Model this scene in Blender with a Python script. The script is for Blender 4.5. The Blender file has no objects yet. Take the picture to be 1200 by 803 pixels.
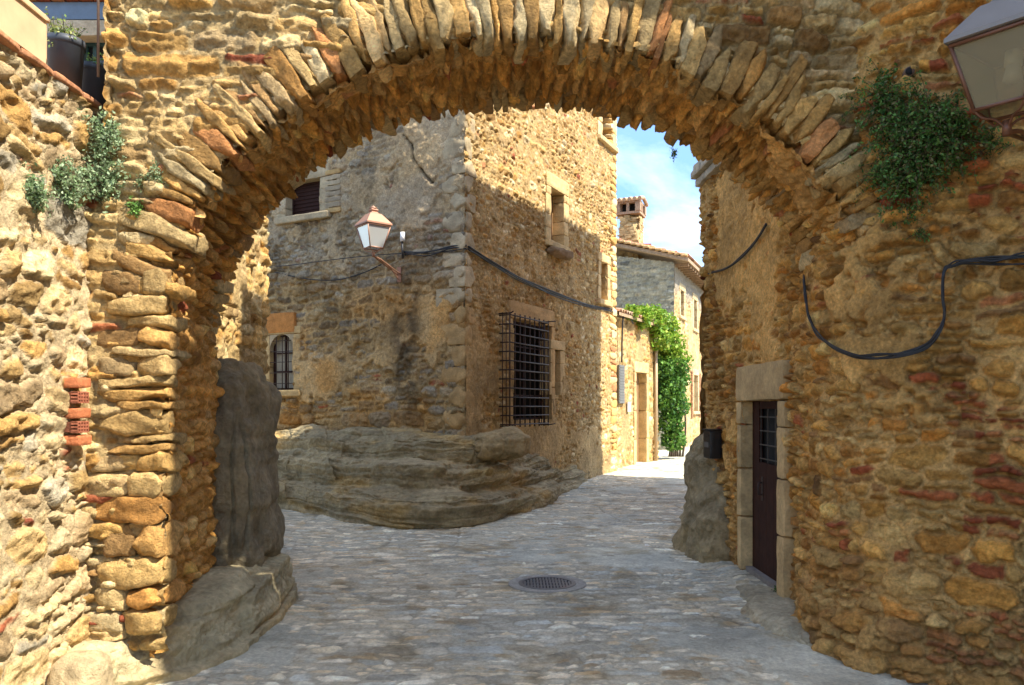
import bpy, math, random
import numpy as np
from mathutils import Vector
from mathutils.bvhtree import BVHTree
random.seed(7)
C = bpy.context.scene.collection
EYE = 1.75; FPX = 900.0; HOR = 478.0

# ------------------------------------------------------------------ noise
def _h(ix, iy, iz, seed):
    n = (ix.astype(np.int64)*374761393 + iy.astype(np.int64)*668265263 + iz.astype(np.int64)*2147483647*7 + iz.astype(np.int64)*1274126177 + seed*362437) & 0xFFFFFFFF
    n = ((n ^ (n >> 13))*1274126177) & 0xFFFFFFFF
    n = ((n ^ (n >> 16))*2246822519) & 0xFFFFFFFF
    n = n ^ (n >> 15)
    return (n & 0xFFFFFF)/float(0xFFFFFF)
def n2(x, y, seed=0):
    x = np.asarray(x, float); y = np.asarray(y, float)
    xi = np.floor(x); yi = np.floor(y); fx = x-xi; fy = y-yi
    fx = fx*fx*(3-2*fx); fy = fy*fy*(3-2*fy); z = np.zeros_like(xi)
    a = _h(xi, yi, z, seed); b = _h(xi+1, yi, z, seed); c = _h(xi, yi+1, z, seed); d = _h(xi+1, yi+1, z, seed)
    return (a*(1-fx)+b*fx)*(1-fy)+(c*(1-fx)+d*fx)*fy - .5
def n3(x, y, z, seed=0):
    xi = np.floor(x); yi = np.floor(y); zi = np.floor(z)
    fx = x-xi; fy = y-yi; fz = z-zi
    fx = fx*fx*(3-2*fx); fy = fy*fy*(3-2*fy); fz = fz*fz*(3-2*fz)
    r = 0
    for k in (0, 1):
        a = _h(xi, yi, zi+k, seed); b = _h(xi+1, yi, zi+k, seed); c = _h(xi, yi+1, zi+k, seed); d = _h(xi+1, yi+1, zi+k, seed)
        v = (a*(1-fx)+b*fx)*(1-fy)+(c*(1-fx)+d*fx)*fy
        r = r + v*(fz if k else 1-fz)
    return r-.5
def fbm2(x, y, o=4, seed=0):
    r = 0; a = 1.0
    for i in range(o):
        r = r + a*n2(x*2**i+i*17.3, y*2**i-i*9.1, seed+i); a *= .5
    return r
def fbm3(x, y, z, o=4, seed=0):
    r = 0; a = 1.0
    for i in range(o):
        r = r + a*n3(x*2**i+i*17.3, y*2**i-i*9.1, z*2**i+i*3.7, seed+i); a *= .5
    return r
def ss(a, b, x):
    t = np.clip((x-a)/(b-a), 0, 1); return t*t*(3-2*t)

# ------------------------------------------------------------------ scene graph helpers
def tag(o, label=None, cat=None, group=None, kind=None):
    if label: o['label'] = label
    if cat: o['category'] = cat
    if group: o['group'] = group
    if kind: o['kind'] = kind
    return o
def thing(name, label, cat, group=None, loc=(0, 0, 0)):
    o = bpy.data.objects.new(name, None); C.objects.link(o); o.location = loc
    o.empty_display_size = .2
    return tag(o, label, cat, group)
def link(name, me, mat, parent=None):
    me.materials.append(mat)
    o = bpy.data.objects.new(name, me); C.objects.link(o)
    if parent is not None:
        o.parent = parent
        wp = Vector(parent.location)
        if parent.parent is not None: wp = wp+parent.parent.location
        o.location = tuple(-wp)
    return o

class Acc:
    """collects vertices, faces (quads or tris as arrays) and colours, builds ONE mesh"""
    def __init__(s): s.v = []; s.c = []; s.q = []; s.n = 0; s.t = []
    def add(s, v, q, c, t=None):
        v = np.asarray(v, float).reshape(-1, 3); s.v.append(v)
        c = np.asarray(c, float)
        if c.ndim == 1: c = np.tile(c, (len(v), 1))
        s.c.append(c.reshape(-1, 3))
        if q is not None and len(q): s.q.append(np.asarray(q, np.int64)+s.n)
        if t is not None and len(t): s.t.append(np.asarray(t, np.int64)+s.n)
        s.n += len(v)
    def build(s, name, mat, parent=None, smooth=True):
        v = np.concatenate(s.v); c = np.concatenate(s.c)
        q = np.concatenate(s.q) if s.q else np.zeros((0, 4), int)
        t = np.concatenate(s.t) if s.t else np.zeros((0, 3), int)
        me = bpy.data.meshes.new(name)
        me.vertices.add(len(v)); me.vertices.foreach_set('co', v.astype(np.float32).ravel())
        nl = q.size+t.size
        me.loops.add(nl); me.loops.foreach_set('vertex_index', np.concatenate([q.ravel(), t.ravel()]).astype(np.int32))
        me.polygons.add(len(q)+len(t))
        st = np.concatenate([np.arange(len(q))*4, len(q)*4+np.arange(len(t))*3]).astype(np.int32)
        me.polygons.foreach_set('loop_start', st)
        me.polygons.foreach_set('use_smooth', np.full(len(q)+len(t), bool(smooth)))
        me.update(calc_edges=True)
        a = me.color_attributes.new('Col', 'FLOAT_COLOR', 'POINT')
        a.data.foreach_set('color', np.concatenate([c, np.ones((len(c), 1))], 1).astype(np.float32).ravel())
        me.validate()
        return link(name, me, mat, parent)

# ------------------------------------------------------------------ materials
def new_mat(name):
    m = bpy.data.materials.new(name); m.use_nodes = True
    nt = m.node_tree; b = nt.nodes['Principled BSDF']; return m, nt, b
def mat_attr(name, rough=.9, var=.5, scale=9, bump=.5, fine=70, spec=.25, trans=0, bdist=.012):
    m, nt, b = new_mat(name); N = nt.nodes; L = nt.links
    at = N.new('ShaderNodeAttribute'); at.attribute_name = 'Col'
    tc = N.new('ShaderNodeTexCoord')
    n = N.new('ShaderNodeTexNoise'); n.inputs['Scale'].default_value = scale; n.inputs['Detail'].default_value = 8; n.inputs['Roughness'].default_value = .7
    L.new(tc.outputs['Object'], n.inputs['Vector'])
    mr = N.new('ShaderNodeMapRange'); mr.inputs['From Min'].default_value = .25; mr.inputs['From Max'].default_value = .75
    mr.inputs['To Min'].default_value = 1-var; mr.inputs['To Max'].default_value = 1+var*.8
    L.new(n.outputs['Fac'], mr.inputs['Value'])
    n3_ = N.new('ShaderNodeTexNoise'); n3_.inputs['Scale'].default_value = fine*.6; n3_.inputs['Detail'].default_value = 4
    L.new(tc.outputs['Object'], n3_.inputs['Vector'])
    mr2 = N.new('ShaderNodeMapRange'); mr2.inputs['From Min'].default_value = .3; mr2.inputs['From Max'].default_value = .7
    mr2.inputs['To Min'].default_value = 1-var*.5; mr2.inputs['To Max'].default_value = 1+var*.4
    L.new(n3_.outputs['Fac'], mr2.inputs['Value'])
    mm = N.new('ShaderNodeMath'); mm.operation = 'MULTIPLY'
    L.new(mr.outputs[0], mm.inputs[0]); L.new(mr2.outputs[0], mm.inputs[1])
    vm = N.new('ShaderNodeVectorMath'); vm.operation = 'SCALE'
    L.new(at.outputs['Color'], vm.inputs[0]); L.new(mm.outputs[0], vm.inputs['Scale'])
    L.new(vm.outputs[0], b.inputs['Base Color'])
    b.inputs['Roughness'].default_value = rough; b.inputs['Specular IOR Level'].default_value = spec
    n2_ = N.new('ShaderNodeTexNoise'); n2_.inputs['Scale'].default_value = fine; n2_.inputs['Detail'].default_value = 6; n2_.inputs['Roughness'].default_value = .65
    L.new(tc.outputs['Object'], n2_.inputs['Vector'])
    bp = N.new('ShaderNodeBump'); bp.inputs['Strength'].default_value = bump; bp.inputs['Distance'].default_value = bdist
    L.new(n2_.outputs['Fac'], bp.inputs['Height'])
    n4 = N.new('ShaderNodeTexNoise'); n4.inputs['Scale'].default_value = fine*.3; n4.inputs['Detail'].default_value = 7; n4.inputs['Roughness'].default_value = .7; n4.inputs['Distortion'].default_value = .6
    L.new(tc.outputs['Object'], n4.inputs['Vector'])
    b2 = N.new('ShaderNodeBump'); b2.inputs['Strength'].default_value = bump*.9; b2.inputs['Distance'].default_value = bdist*2.6
    L.new(n4.outputs['Fac'], b2.inputs['Height']); L.new(b2.outputs[0], bp.inputs['Normal']); L.new(bp.outputs[0], b.inputs['Normal'])
    if trans:
        out = [x for x in N if x.type == 'OUTPUT_MATERIAL'][0]
        tr = N.new('ShaderNodeBsdfTranslucent'); mx = N.new('ShaderNodeMixShader'); mx.inputs[0].default_value = trans
        L.new(vm.outputs[0], tr.inputs['Color']); L.new(b.outputs[0], mx.inputs[1]); L.new(tr.outputs[0], mx.inputs[2]); L.new(mx.outputs[0], out.inputs['Surface'])
    return m
def mat_plain(name, col, rough=.6, metal=0, var=.25, scale=20, bump=.1, spec=.5):
    m, nt, b = new_mat(name); N = nt.nodes; L = nt.links
    tc = N.new('ShaderNodeTexCoord'); n = N.new('ShaderNodeTexNoise'); n.inputs['Scale'].default_value = scale; n.inputs['Detail'].default_value = 6
    L.new(tc.outputs['Object'], n.inputs['Vector'])
    mx = N.new('ShaderNodeMix'); mx.data_type = 'RGBA'
    mx.inputs['A'].default_value = tuple(c*(1-var) for c in col)+(1,); mx.inputs['B'].default_value = tuple(min(1, c*(1+var)) for c in col)+(1,)
    L.new(n.outputs['Fac'], mx.inputs['Factor']); L.new(mx.outputs['Result'], b.inputs['Base Color'])
    b.inputs['Roughness'].default_value = rough; b.inputs['Metallic'].default_value = metal; b.inputs['Specular IOR Level'].default_value = spec
    bp = N.new('ShaderNodeBump'); bp.inputs['Strength'].default_value = bump; bp.inputs['Distance'].default_value = .01
    L.new(n.outputs['Fac'], bp.inputs['Height']); L.new(bp.outputs[0], b.inputs['Normal'])
    return m
M_ST = mat_attr('rubble_masonry', var=.5, scale=17, bump=.9, fine=80, bdist=.014)
M_FAR = mat_attr('far_masonry', var=.35, scale=6, bump=.8, fine=26, bdist=.03)
M_ROCK = mat_attr('bedrock', var=.4, scale=5, bump=.9, fine=38, bdist=.02)
M_GR = mat_attr('paving', rough=.75, var=.28, scale=9, bump=.7, fine=60, spec=.35, bdist=.01)
M_DRESS = mat_attr('dressed_stone', var=.28, scale=8, bump=.6, fine=60, bdist=.01)
M_TILE = mat_attr('roof_tiles', var=.4, scale=10, bump=.5, fine=40)
M_LEAF = mat_attr('leaves', rough=.55, var=.3, scale=12, bump=0, spec=.4, trans=.35)
M_WOOD = mat_plain('dark_wood', (.040, .016, .011), .7, var=.5, scale=8, bump=.4, spec=.12)
M_IRON = mat_plain('wrought_iron', (.045, .024, .016), .65, .2, var=.5, scale=30)
M_BLACK = mat_plain('black_rubber', (.012, .012, .013), .55, var=.3)
M_BOX = mat_plain('mailbox_black', (.01, .01, .011), .35, var=.2)
M_COPPER = mat_plain('faded_copper_paint', (.40, .21, .135), .5, .25, var=.15, scale=12)
M_BROWN = mat_plain('brown_lamp_paint', (.15, .06, .03), .45, .2, var=.3, scale=14)
M_CAPG = mat_plain('grey_lamp_roof', (.22, .19, .165), .5, .2, var=.15, scale=9)
M_GRATE = mat_plain('cast_iron', (.17, .18, .19), .42, .6, var=.4, scale=40, bump=.3)
M_DARK = mat_plain('painted_interior_shade', (.010, .008, .006), .9, spec=.0)  # near-black pane colour standing in for the shade of unlit rooms
M_HOLE = mat_plain('painted_hollow_shade', (.006, .006, .006), .9)  # black for flat sheets painted as the shade inside hollows
M_BLUE = mat_plain('blue_paint', (.13, .18, .24), .6, var=.2)
M_TEAL = mat_plain('teal_shutter', (.05, .12, .13), .5, var=.3)
M_POT = mat_plain('dark_grey_plastic', (.045, .05, .058), .5, var=.15)
M_PLANTER = mat_plain('weathered_terracotta', (.62, .41, .23), .85, var=.3, scale=7, bump=.3)
M_CURT = mat_plain('pale_curtain', (.34, .30, .22), .9, var=.2)
M_GREYW = mat_plain('grey_shutter', (.16, .16, .15), .7, var=.3)
M_WHITE = mat_plain('white_plate', (.75, .75, .72), .5, var=.05)
M_PIPE = mat_plain('cream_pipe', (.42, .31, .19), .6, var=.2)
M_PIPEG = mat_plain('rusty_pipe', (.16, .10, .07), .6, var=.2)
M_RED = mat_attr('hollow_brick', var=.3, scale=20, bump=.5, fine=80)
M_DOORB = mat_plain('ochre_wood', (.25, .15, .07), .7, var=.35, scale=10)
def mat_glass(name, col, rough=.12, alpha_mix=.0):
    m, nt, b = new_mat(name)
    b.inputs['Base Color'].default_value = col+(1,); b.inputs['Roughness'].default_value = rough
    b.inputs['Specular IOR Level'].default_value = .7
    b.inputs['Transmission Weight'].default_value = alpha_mix
    n = nt.nodes.new('ShaderNodeTexNoise'); n.inputs['Scale'].default_value = 6
    bp = nt.nodes.new('ShaderNodeBump'); bp.inputs['Strength'].default_value = .04
    nt.links.new(n.outputs['Fac'], bp.inputs['Height']); nt.links.new(bp.outputs[0], b.inputs['Normal'])
    return m
M_GLASS = mat_glass('window_glass', (.02, .022, .025), .08)
M_LGLASS = mat_glass('frosted_lamp_glass', (.62, .64, .62), .35, .45)
M_LGLASS2 = mat_glass('dusty_lamp_glass', (.34, .30, .19), .12, .6)

# ------------------------------------------------------------------ masonry height field
OCH = [(.54, .34, .13), (.50, .35, .16), (.46, .30, .12), (.55, .42, .23), (.42, .26, .10), (.52, .38, .19), (.38, .24, .11), (.60, .50, .32), (.44, .33, .19)]
CREAM = [(.70, .58, .37), (.64, .50, .29), (.74, .64, .45), (.60, .43, .21), (.56, .41, .21), (.66, .56, .38), (.50, .39, .25)]
WARM = [(.48, .28, .09), (.40, .23, .08), (.54, .35, .14), (.34, .19, .07), (.58, .42, .20), (.44, .31, .15), (.24, .15, .08), (.60, .48, .28), (.50, .26, .08)]
GREYS = [(.40, .38, .32), (.48, .43, .34), (.34, .33, .30), (.54, .47, .35), (.44, .39, .29), (.28, .27, .25)]
REDS = [(.34, .11, .06), (.40, .15, .08), (.28, .085, .05), (.42, .2, .11)]

def layout(S, H, st, seed):
    rnd = random.Random(seed); R = []
    y = -.3
    while y < H+.3:
        ch = rnd.uniform(*st['h']); x = -.3-rnd.random()*.3
        if rnd.random() < st.get('bigrow', .12): ch *= 1.5
        while x < S+.3:
            w = ch*rnd.uniform(*st['ar']); w = max(w, .05)
            if rnd.random() < st.get('split', .3) and ch > st['h'][0]*1.3:
                k = rnd.uniform(.35, .65); R.append((x, x+w, y, y+ch*k)); R.append((x, x+w, y+ch*k, y+ch))
                if rnd.random() < .4 and w > 2.2*ch:
                    a, b, c, d = R.pop(); m = a+(b-a)*rnd.uniform(.35, .65); R.append((a, m, c, d)); R.append((m, b, c, d))
            else: R.append((x, x+w, y, y+ch))
            x += w
        y += ch
    R = np.array(R); rs = st.get('rs', .01)
    nx = int((S+.6)/rs)+2; ny = int((H+.6)/rs)+2
    ids = np.zeros((ny, nx), np.int32)
    for i, (a, b, c, d) in enumerate(R):
        i0 = max(0, int(round((a+.3)/rs))); i1 = int(round((b+.3)/rs)); j0 = max(0, int(round((c+.3)/rs))); j1 = int(round((d+.3)/rs))
        ids[j0:j1, i0:i1] = i
    return R, ids, rs
def stone_field(U, V, S, H, st, seed, cover=None, tint=None, redmask=None):
    R, ids, rs = layout(S, H, st, seed)
    wa = st.get('warp', .05); wf = st.get('wf', 2.2)
    Uw = U + wa*fbm2(U*wf, V*wf, 3, seed+1) + wa*.25*n2(U*14, V*14, seed+40)
    Vw = V + wa*.9*fbm2(U*wf+31, V*wf+5, 3, seed+2) + wa*.22*n2(U*12+7, V*12, seed+41)
    jx = np.clip(((Uw+.3)/rs).astype(int), 0, ids.shape[1]-1); jy = np.clip(((Vw+.3)/rs).astype(int), 0, ids.shape[0]-1)
    I = ids[jy, jx]; r = R[I]
    cx = (r[..., 0]+r[..., 1])/2; cy = (r[..., 2]+r[..., 3])/2; hw = (r[..., 1]-r[..., 0])/2; hh = (r[..., 3]-r[..., 2])/2
    dx = Uw-cx; dy = Vw-cy
    rg = np.random.RandomState(seed); K = len(R); rr = rg.rand(K, 12)
    q = (dx > 0).astype(int)+2*(dy > 0).astype(int)
    mn = np.minimum(hw, hh)
    cut = np.take_along_axis(rr[I][..., :4], q[..., None], -1)[..., 0]*mn*st.get('cut', .75)
    ex = hw-np.abs(dx) - rr[I, 9]*mn*.12; ey = hh-np.abs(dy) - rr[I, 10]*mn*.2*np.abs(dx)/hw
    d = np.minimum(np.minimum(ex, ey), (ex+ey)*.707-cut*.707)
    # round the corner
    rc = mn*.5; qx = np.maximum(rc-ex, 0); qy = np.maximum(rc-ey, 0)
    d = np.minimum(d, rc-np.sqrt(qx*qx+qy*qy))
    d = d + st.get('edge', .012)*fbm2(U*22, V*22, 2, seed+3)
    j = st['joint']*(.6+.9*(n2(U*1.3, V*1.3, seed+4)+.5)); bev = np.minimum(st['bev'], mn*.6)
    m = ss(j, j+bev, d)
    mc = ss(j*.6, j*.6+.012, d)
    rel = st['relief']*(.35+.9*rr[I, 4]+(rr[I, 5] > .93)*.6)
    fc = 9.0
    ux = dx/np.maximum(hw, .03); uy = dy/np.maximum(hh, .03); r2 = rg.rand(K, 12)
    for k in range(4):
        th = (r2[I, k]+k)*math.pi/2; fc = np.minimum(fc, .72+.5*r2[I, 4+k]-(.25+.75*r2[I, 8+k])*(np.cos(th)*ux+np.sin(th)*uy))
    fc = np.clip(fc, .1, 1.3)
    tilt = ((rr[I, 6]-.5)*dx/np.maximum(hw, .03)+(rr[I, 7]-.35)*dy/np.maximum(hh, .03))*st['relief']*.8
    chip = np.abs(fbm2(U*7+rr[I, 8]*50, V*9+rr[I, 9]*50, 3, seed+5))*st['relief']*1.3
    h = m*(rel*fc+.6*tilt*m-chip*.9+st['relief']*.5*fbm2(U*19, V*24, 4, seed+6)-st['relief']*.35*np.abs(fbm2(U*9, V*26+rr[I, 8]*9, 3, seed+16))) + (1-m)*(st['relief']*.35*fbm2(U*16, V*16, 3, seed+7)-st.get('gap', .5)*st['relief']*ss(-.05, .35, fbm2(U*1.7, V*1.7, 3, seed+30)+.1))
    pal = np.array(st['pal']); pc = pal[(rr[I, 8]*len(pal)).astype(int)]*(.62+.62*rr[I, 5])[..., None]
    pc = pc*(1+.35*fbm2(U*5, V*12, 3, seed+12)[..., None]*np.array([.8, 1, 1.3]))
    rp = st.get('red', .03)
    if redmask is not None: rp = np.maximum(rp, redmask(U, V))
    isred = (rr[I, 11] < rp) & (hh < st.get('redh', .055))
    rd = np.array(REDS)[(rr[I, 6]*4).astype(int)]*(.8+.4*rr[I, 7])[..., None]
    pc = np.where(isred[..., None], rd, pc)
    gm = ss(-.25, .2, fbm2(U*1.1+9, V*1.1, 3, seed+33)+st.get('crack', .05)); h = h-st.get('gapd', .55)*st['relief']*np.exp(-((d-j*.3)/.009)**2)*gm
    mort = np.array(st['mort'])*(1+.35*fbm2(U*3, V*3, 4, seed+9))[..., None]
    col = mort*(1-mc[..., None])+pc*mc[..., None]
    cv = st.get('cover', -1)+fbm2(U*.9, V*.9, 4, seed+8)*1.1+.35*fbm2(U*9, V*9, 3, seed+10)
    if cover is not None: cv = cv+cover(U, V)
    c = ss(-.02, .12, cv)
    ch = st['relief']*(.62+.55*fbm2(U*5, V*5, 5, seed+11)+.35*fbm2(U*16, V*16, 3, seed+19)+.4*(np.abs(fbm2(U*3, V*3, 3, seed+18))-.2))
    h = h*(1-c)+np.maximum(ch, h*.8)*c if st.get('soft', 1) else h*(1-c)+ch*c
    cc = np.array(st.get('ccol', st['mort']))*(1+.55*fbm2(U*2.2, V*2.2, 5, seed+13))[..., None]
    keep = np.where(h > ch*1.15, .65, .0)*1.0
    k = (c*(1-keep))[..., None]
    col = col*(1-k)+cc*k
    if tint is not None: col = tint(U, V, col)
    col = col*np.array(st.get('warm', (1.05, .95, .77)))
    return h, np.clip(col, .01, .9)
def grid_quads(ny, nx, mask=None):
    i = np.arange(ny*nx).reshape(ny, nx)
    q = np.stack([i[:-1, :-1], i[:-1, 1:], i[1:, 1:], i[1:, :-1]], -1)
    if mask is not None: q = q[mask]
    return q.reshape(-1, 4)
def compact(P, q, col):
    used = np.unique(q); mp = np.full(len(P), -1); mp[used] = np.arange(len(used))
    return P[used], mp[q], col[used]
def resample(path, res):
    P = np.array(path, float); seg = np.linalg.norm(np.diff(P, axis=0), axis=1); L = np.concatenate([[0], np.cumsum(seg)])
    n = max(2, int(L[-1]/res)+1); s = np.linspace(0, L[-1], n)
    return s, np.interp(s, L, P[:, 0]), np.interp(s, L, P[:, 1]), L
def chaikin(path, n=2):
    P = [np.array(p, float) for p in path]
    for _ in range(n):
        Q = [P[0]]
        for a, b in zip(P[:-1], P[1:]): Q += [a*.75+b*.25, a*.25+b*.75]
        P = Q+[P[-1]]
    return [tuple(p) for p in P]
BV = {}
def wall(name, path, z0, z1, res, st, seed, mat, parent, holes=(), ztop=None, bulge=None, zbot=None, **kw):
    s, X, Y, L = resample(path, res); k = 2
    tx = np.gradient(X); ty = np.gradient(Y)
    for _ in range(2):
        tx = np.convolve(np.pad(tx, 1, 'edge'), [.25, .5, .25], 'valid'); ty = np.convolve(np.pad(ty, 1, 'edge'), [.25, .5, .25], 'valid')
    l = np.hypot(tx, ty)+1e-9; nx, ny = ty/l, -tx/l
    z = np.linspace(z0, z1, max(2, int((z1-z0)/res)+1))
    U, V = np.meshgrid(s, z)
    h, col = stone_field(U, V-z0, s[-1], z1-z0, st, seed, **kw)
    if bulge: h = h+bulge(U, V)
    P = np.stack([X[None]+nx[None]*h, Y[None]+ny[None]*h, V+.25*st['relief']*fbm2(U*20, V*20, 2, seed+20)], -1)
    uc = (U[:-1, :-1]+U[1:, 1:])/2; vc = (V[:-1, :-1]+V[1:, 1:])/2; mask = np.ones(uc.shape, bool)
    for (a, b, c, d) in holes: mask &= ~((uc > a) & (uc < b) & (vc > c) & (vc < d))
    if ztop is not None: mask &= vc < ztop(uc, X[None, :-1]+0*uc, Y[None, :-1]+0*uc)
    q = grid_quads(len(z), len(s), mask)
    v, q, c = compact(P.reshape(-1, 3), q, col.reshape(-1, 3))
    A = Acc(); A.add(v, q, c); o = A.build(name, mat, parent)
    BV[o.name] = (v, q)
    return o, L
def ray(px, py, names, off=.02):
    o = Vector((0, 0, EYE)); d = Vector(((px-600)/FPX, 1, (HOR-py)/FPX)).normalized(); best = None
    for n in names:
        if not isinstance(BV[n], BVHTree): BV[n] = BVHTree.FromPolygons([tuple(p) for p in BV[n][0]], BV[n][1].tolist())
        h = BV[n].ray_cast(o, d)
        if h[0] is not None and (best is None or h[3] < best[1]): best = (h[0], h[3])
    if best is None: raise RuntimeError('ray missed %s %s' % (px, py))
    return best[0]-d*off

class Face:
    def __init__(s, p0, d, s0=0, side=1):
        s.p = np.array(p0, float); d = np.array(d, float); s.d = d/np.linalg.norm(d); s.n = np.array([s.d[1], -s.d[0]]); s.s0 = s0
    def pix(s, px, py=None, n=0):
        u = (px-600)/FPX; p = s.p+s.n*n; t = (u*p[1]-p[0])/(s.d[0]-u*s.d[1]); Y = p[1]+t*s.d[1]
        return (t, None if py is None else EYE+(HOR-py)/FPX*Y)
    def w(s, t, n, z):
        q = s.p+s.d*t+s.n*n; return (q[0], q[1], z)
    def axes(s): return np.array([[s.d[0], s.d[1], 0], [s.n[0], s.n[1], 0], [0, 0, 1.]])

_cube = {}
def unit_cube(n):
    if n in _cube: return _cube[n]
    g = np.linspace(-1, 1, n+1); a, b = np.meshgrid(g, g); V = []; Q = []; k = 0
    for ax in range(3):
        for sg in (-1, 1):
            p = np.zeros((n+1, n+1, 3)); p[..., ax] = sg; p[..., (ax+1) % 3] = a*sg; p[..., (ax+2) % 3] = b
            V.append(p.reshape(-1, 3)); Q.append(grid_quads(n+1, n+1)+k); k += (n+1)**2
    _cube[n] = (np.concatenate(V), np.concatenate(Q)); return _cube[n]
def block(A, c, axes, hs, seed=0, n=5, rnd=.25, amp=.012, col=(.4, .3, .2), shear=0, freq=9):
    v, q = unit_cube(n); v = v.copy(); rg = random.Random(seed); hs = np.array(hs, float)
    # superquadric rounding
    p = 2+1.5/(rnd+.03)
    l = (np.abs(v)**p).sum(1)**(1/p); v = v/l[:, None]
    if shear:
        v[:, 0] *= 1+shear*(rg.random()-.5)*v[:, 2]; v[:, 2] *= 1+shear*(rg.random()-.5)*v[:, 0]; v[:, 1] *= 1+shear*(rg.random()-.5)*v[:, 0]
        v[:, 0] += shear*(rg.random()-.5)*.6*v[:, 2]; v[:, 2] += shear*(rg.random()-.5)*.6*v[:, 0]
    for k in range(9 if rnd < .3 else 4):
        dv = np.array([rg.choice((-1, 1))*rg.uniform(.3, 1), rg.choice((-1, 1))*rg.uniform(.3, 1), rg.choice((-1, 1))*rg.uniform(.3, 1)]); dv /= np.linalg.norm(dv)
        ex = np.maximum(0, v@dv-rg.uniform(1.06, 1.36)) if amp > .0125 else 0
        if amp > .0125: v = v-ex[:, None]*dv
    w = v*hs
    o = seed*3.71 % 97
    for ax in range(3):
        w[:, ax] += amp*fbm3(v[:, 0]*hs[0]*freq+o, v[:, 1]*hs[1]*freq+ax*11, v[:, 2]*hs[2]*freq-o, 3, 5+ax)*1.6
    P = np.asarray(c)+w@np.asarray(axes)
    cc = np.array(col)[None]*(1+.4*fbm3(P[:, 0]*6, P[:, 1]*6, P[:, 2]*9, 3, 77))[:, None]
    A.add(P, q, cc*np.array((1.12, 1.03, .83)))
def fblock(A, F, s0, s1, n0, n1, z0, z1, **k):
    c = F.w((s0+s1)/2, (n0+n1)/2, (z0+z1)/2); block(A, c, F.axes(), (abs(s1-s0)/2, abs(n1-n0)/2, abs(z1-z0)/2), **k)
def fbox(A, F, s0, s1, n0, n1, z0, z1, col=(.3, .3, .3)):
    block(A, F.w((s0+s1)/2, (n0+n1)/2, (z0+z1)/2), F.axes(), (abs(s1-s0)/2, abs(n1-n0)/2, abs(z1-z0)/2), n=1, rnd=0, amp=0, col=col)
# exact plain box: unit_cube with n=1 would be shrunk by the superquadric, so:
def pbox(A, c, axes, hs, col=(.3, .3, .3)):
    v, q = unit_cube(1); A.add(np.asarray(c)+(v*np.array(hs))@np.asarray(axes), q, col)
def fbox(A, F, s0, s1, n0, n1, z0, z1, col=(.3, .3, .3)):
    pbox(A, F.w((s0+s1)/2, (n0+n1)/2, (z0+z1)/2), F.axes(), (abs(s1-s0)/2, abs(n1-n0)/2, abs(z1-z0)/2), col)
def tube(A, pts, r, seg=8, col=(.02, .02, .02)):
    P = np.array([tuple(p) for p in pts], float); n = len(P)
    r = np.full(n, r) if np.isscalar(r) else np.array(r)
    T = np.gradient(P, axis=0); T /= np.linalg.norm(T, axis=1)[:, None]+1e-9
    up = np.array([0, 0, 1.]) if abs(T[0, 2]) < .9 else np.array([1., 0, 0]); V = []
    for i in range(n):
        a = np.cross(T[i], up); a /= np.linalg.norm(a)+1e-9; b = np.cross(a, T[i]); up = b
        th = np.linspace(0, 2*math.pi, seg, endpoint=False)
        V.append(P[i]+r[i]*(np.cos(th)[:, None]*a+np.sin(th)[:, None]*b))
    V = np.concatenate(V); Q = []
    for i in range(n-1):
        for k in range(seg):
            Q.append((i*seg+k, i*seg+(k+1) % seg, (i+1)*seg+(k+1) % seg, (i+1)*seg+k))
    base = len(V); V = np.concatenate([V, P[:1], P[-1:]]); T3 = []
    for k in range(seg):
        T3.append((base, (k+1) % seg, k)); T3.append((base+1, (n-1)*seg+k, (n-1)*seg+(k+1) % seg))
    A.add(V, Q, col, T3)
def smooth_pts(pts, n=6):
    P = [Vector(p) for p in pts]; out = []
    for i in range(len(P)-1):
        p0 = P[max(i-1, 0)]; p1 = P[i]; p2 = P[i+1]; p3 = P[min(i+2, len(P)-1)]
        for k in range(n):
            t = k/n
            out.append(.5*((2*p1)+(-p0+p2)*t+(2*p0-5*p1+4*p2-p3)*t*t+(-p0+3*p1-3*p2+p3)*t**3))
    out.append(P[-1]); return out

# ------------------------------------------------------------------ GROUND
def gz(x, y):
    return .20*ss(13, 22, y)+.035*n2(x*.8, y*.8, 3)+.02*n2(x*2.3, y*2.3, 5)
st_pave = dict(warm=(1.02, .99, .83), h=(.045, .11), ar=(.9, 3.0), split=.25, bigrow=.25, gap=.2, joint=.003, bev=.013, relief=.012, warp=.12, wf=2.2, cut=1.1, edge=.012,
               pal=[(.56, .54, .49), (.64, .61, .55), (.48, .47, .44), (.70, .64, .55), (.60, .54, .44), (.52, .54, .54), (.64, .54, .41), (.78, .74, .67)], mort=(.46, .44, .39), red=.0, cover=-.27, ccol=(.50, .51, .49))
def pave_cover(U, V):
    X = U-7.5; Y = V+2.0
    a = 1.2*ss(.42, .30, np.abs(X-(-.75-.22*(5.4-Y))))*ss(5.9, 5.3, Y)
    b = 1.3*ss(1.1, .8, ((X+1.55)/.85)**2+((Y-7.2)/1.0)**2+.5*n2(X*2, Y*2, 7))+1.2*ss(1.1, .8, ((X+1.1)/.5)**2+((Y-4.9)/.5)**2+.6*n2(X*3, Y*3, 8))
    c = 1.5*ss(.42, .37, np.hypot(X-.35, Y-7.62))
    d = 1.1*ss(2.0-.35*ss(7, 9.5, Y), 2.15-.35*ss(7, 9.5, Y), X+.08*n2(X*3, Y*3, 5))*ss(5.4, 5.9, Y)*ss(10, 9, Y)
    e = .9*((X > .95) & (X < 1.9) & (Y > 7.45) & (Y < 8.2))
    return a+b+c+d+e
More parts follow.
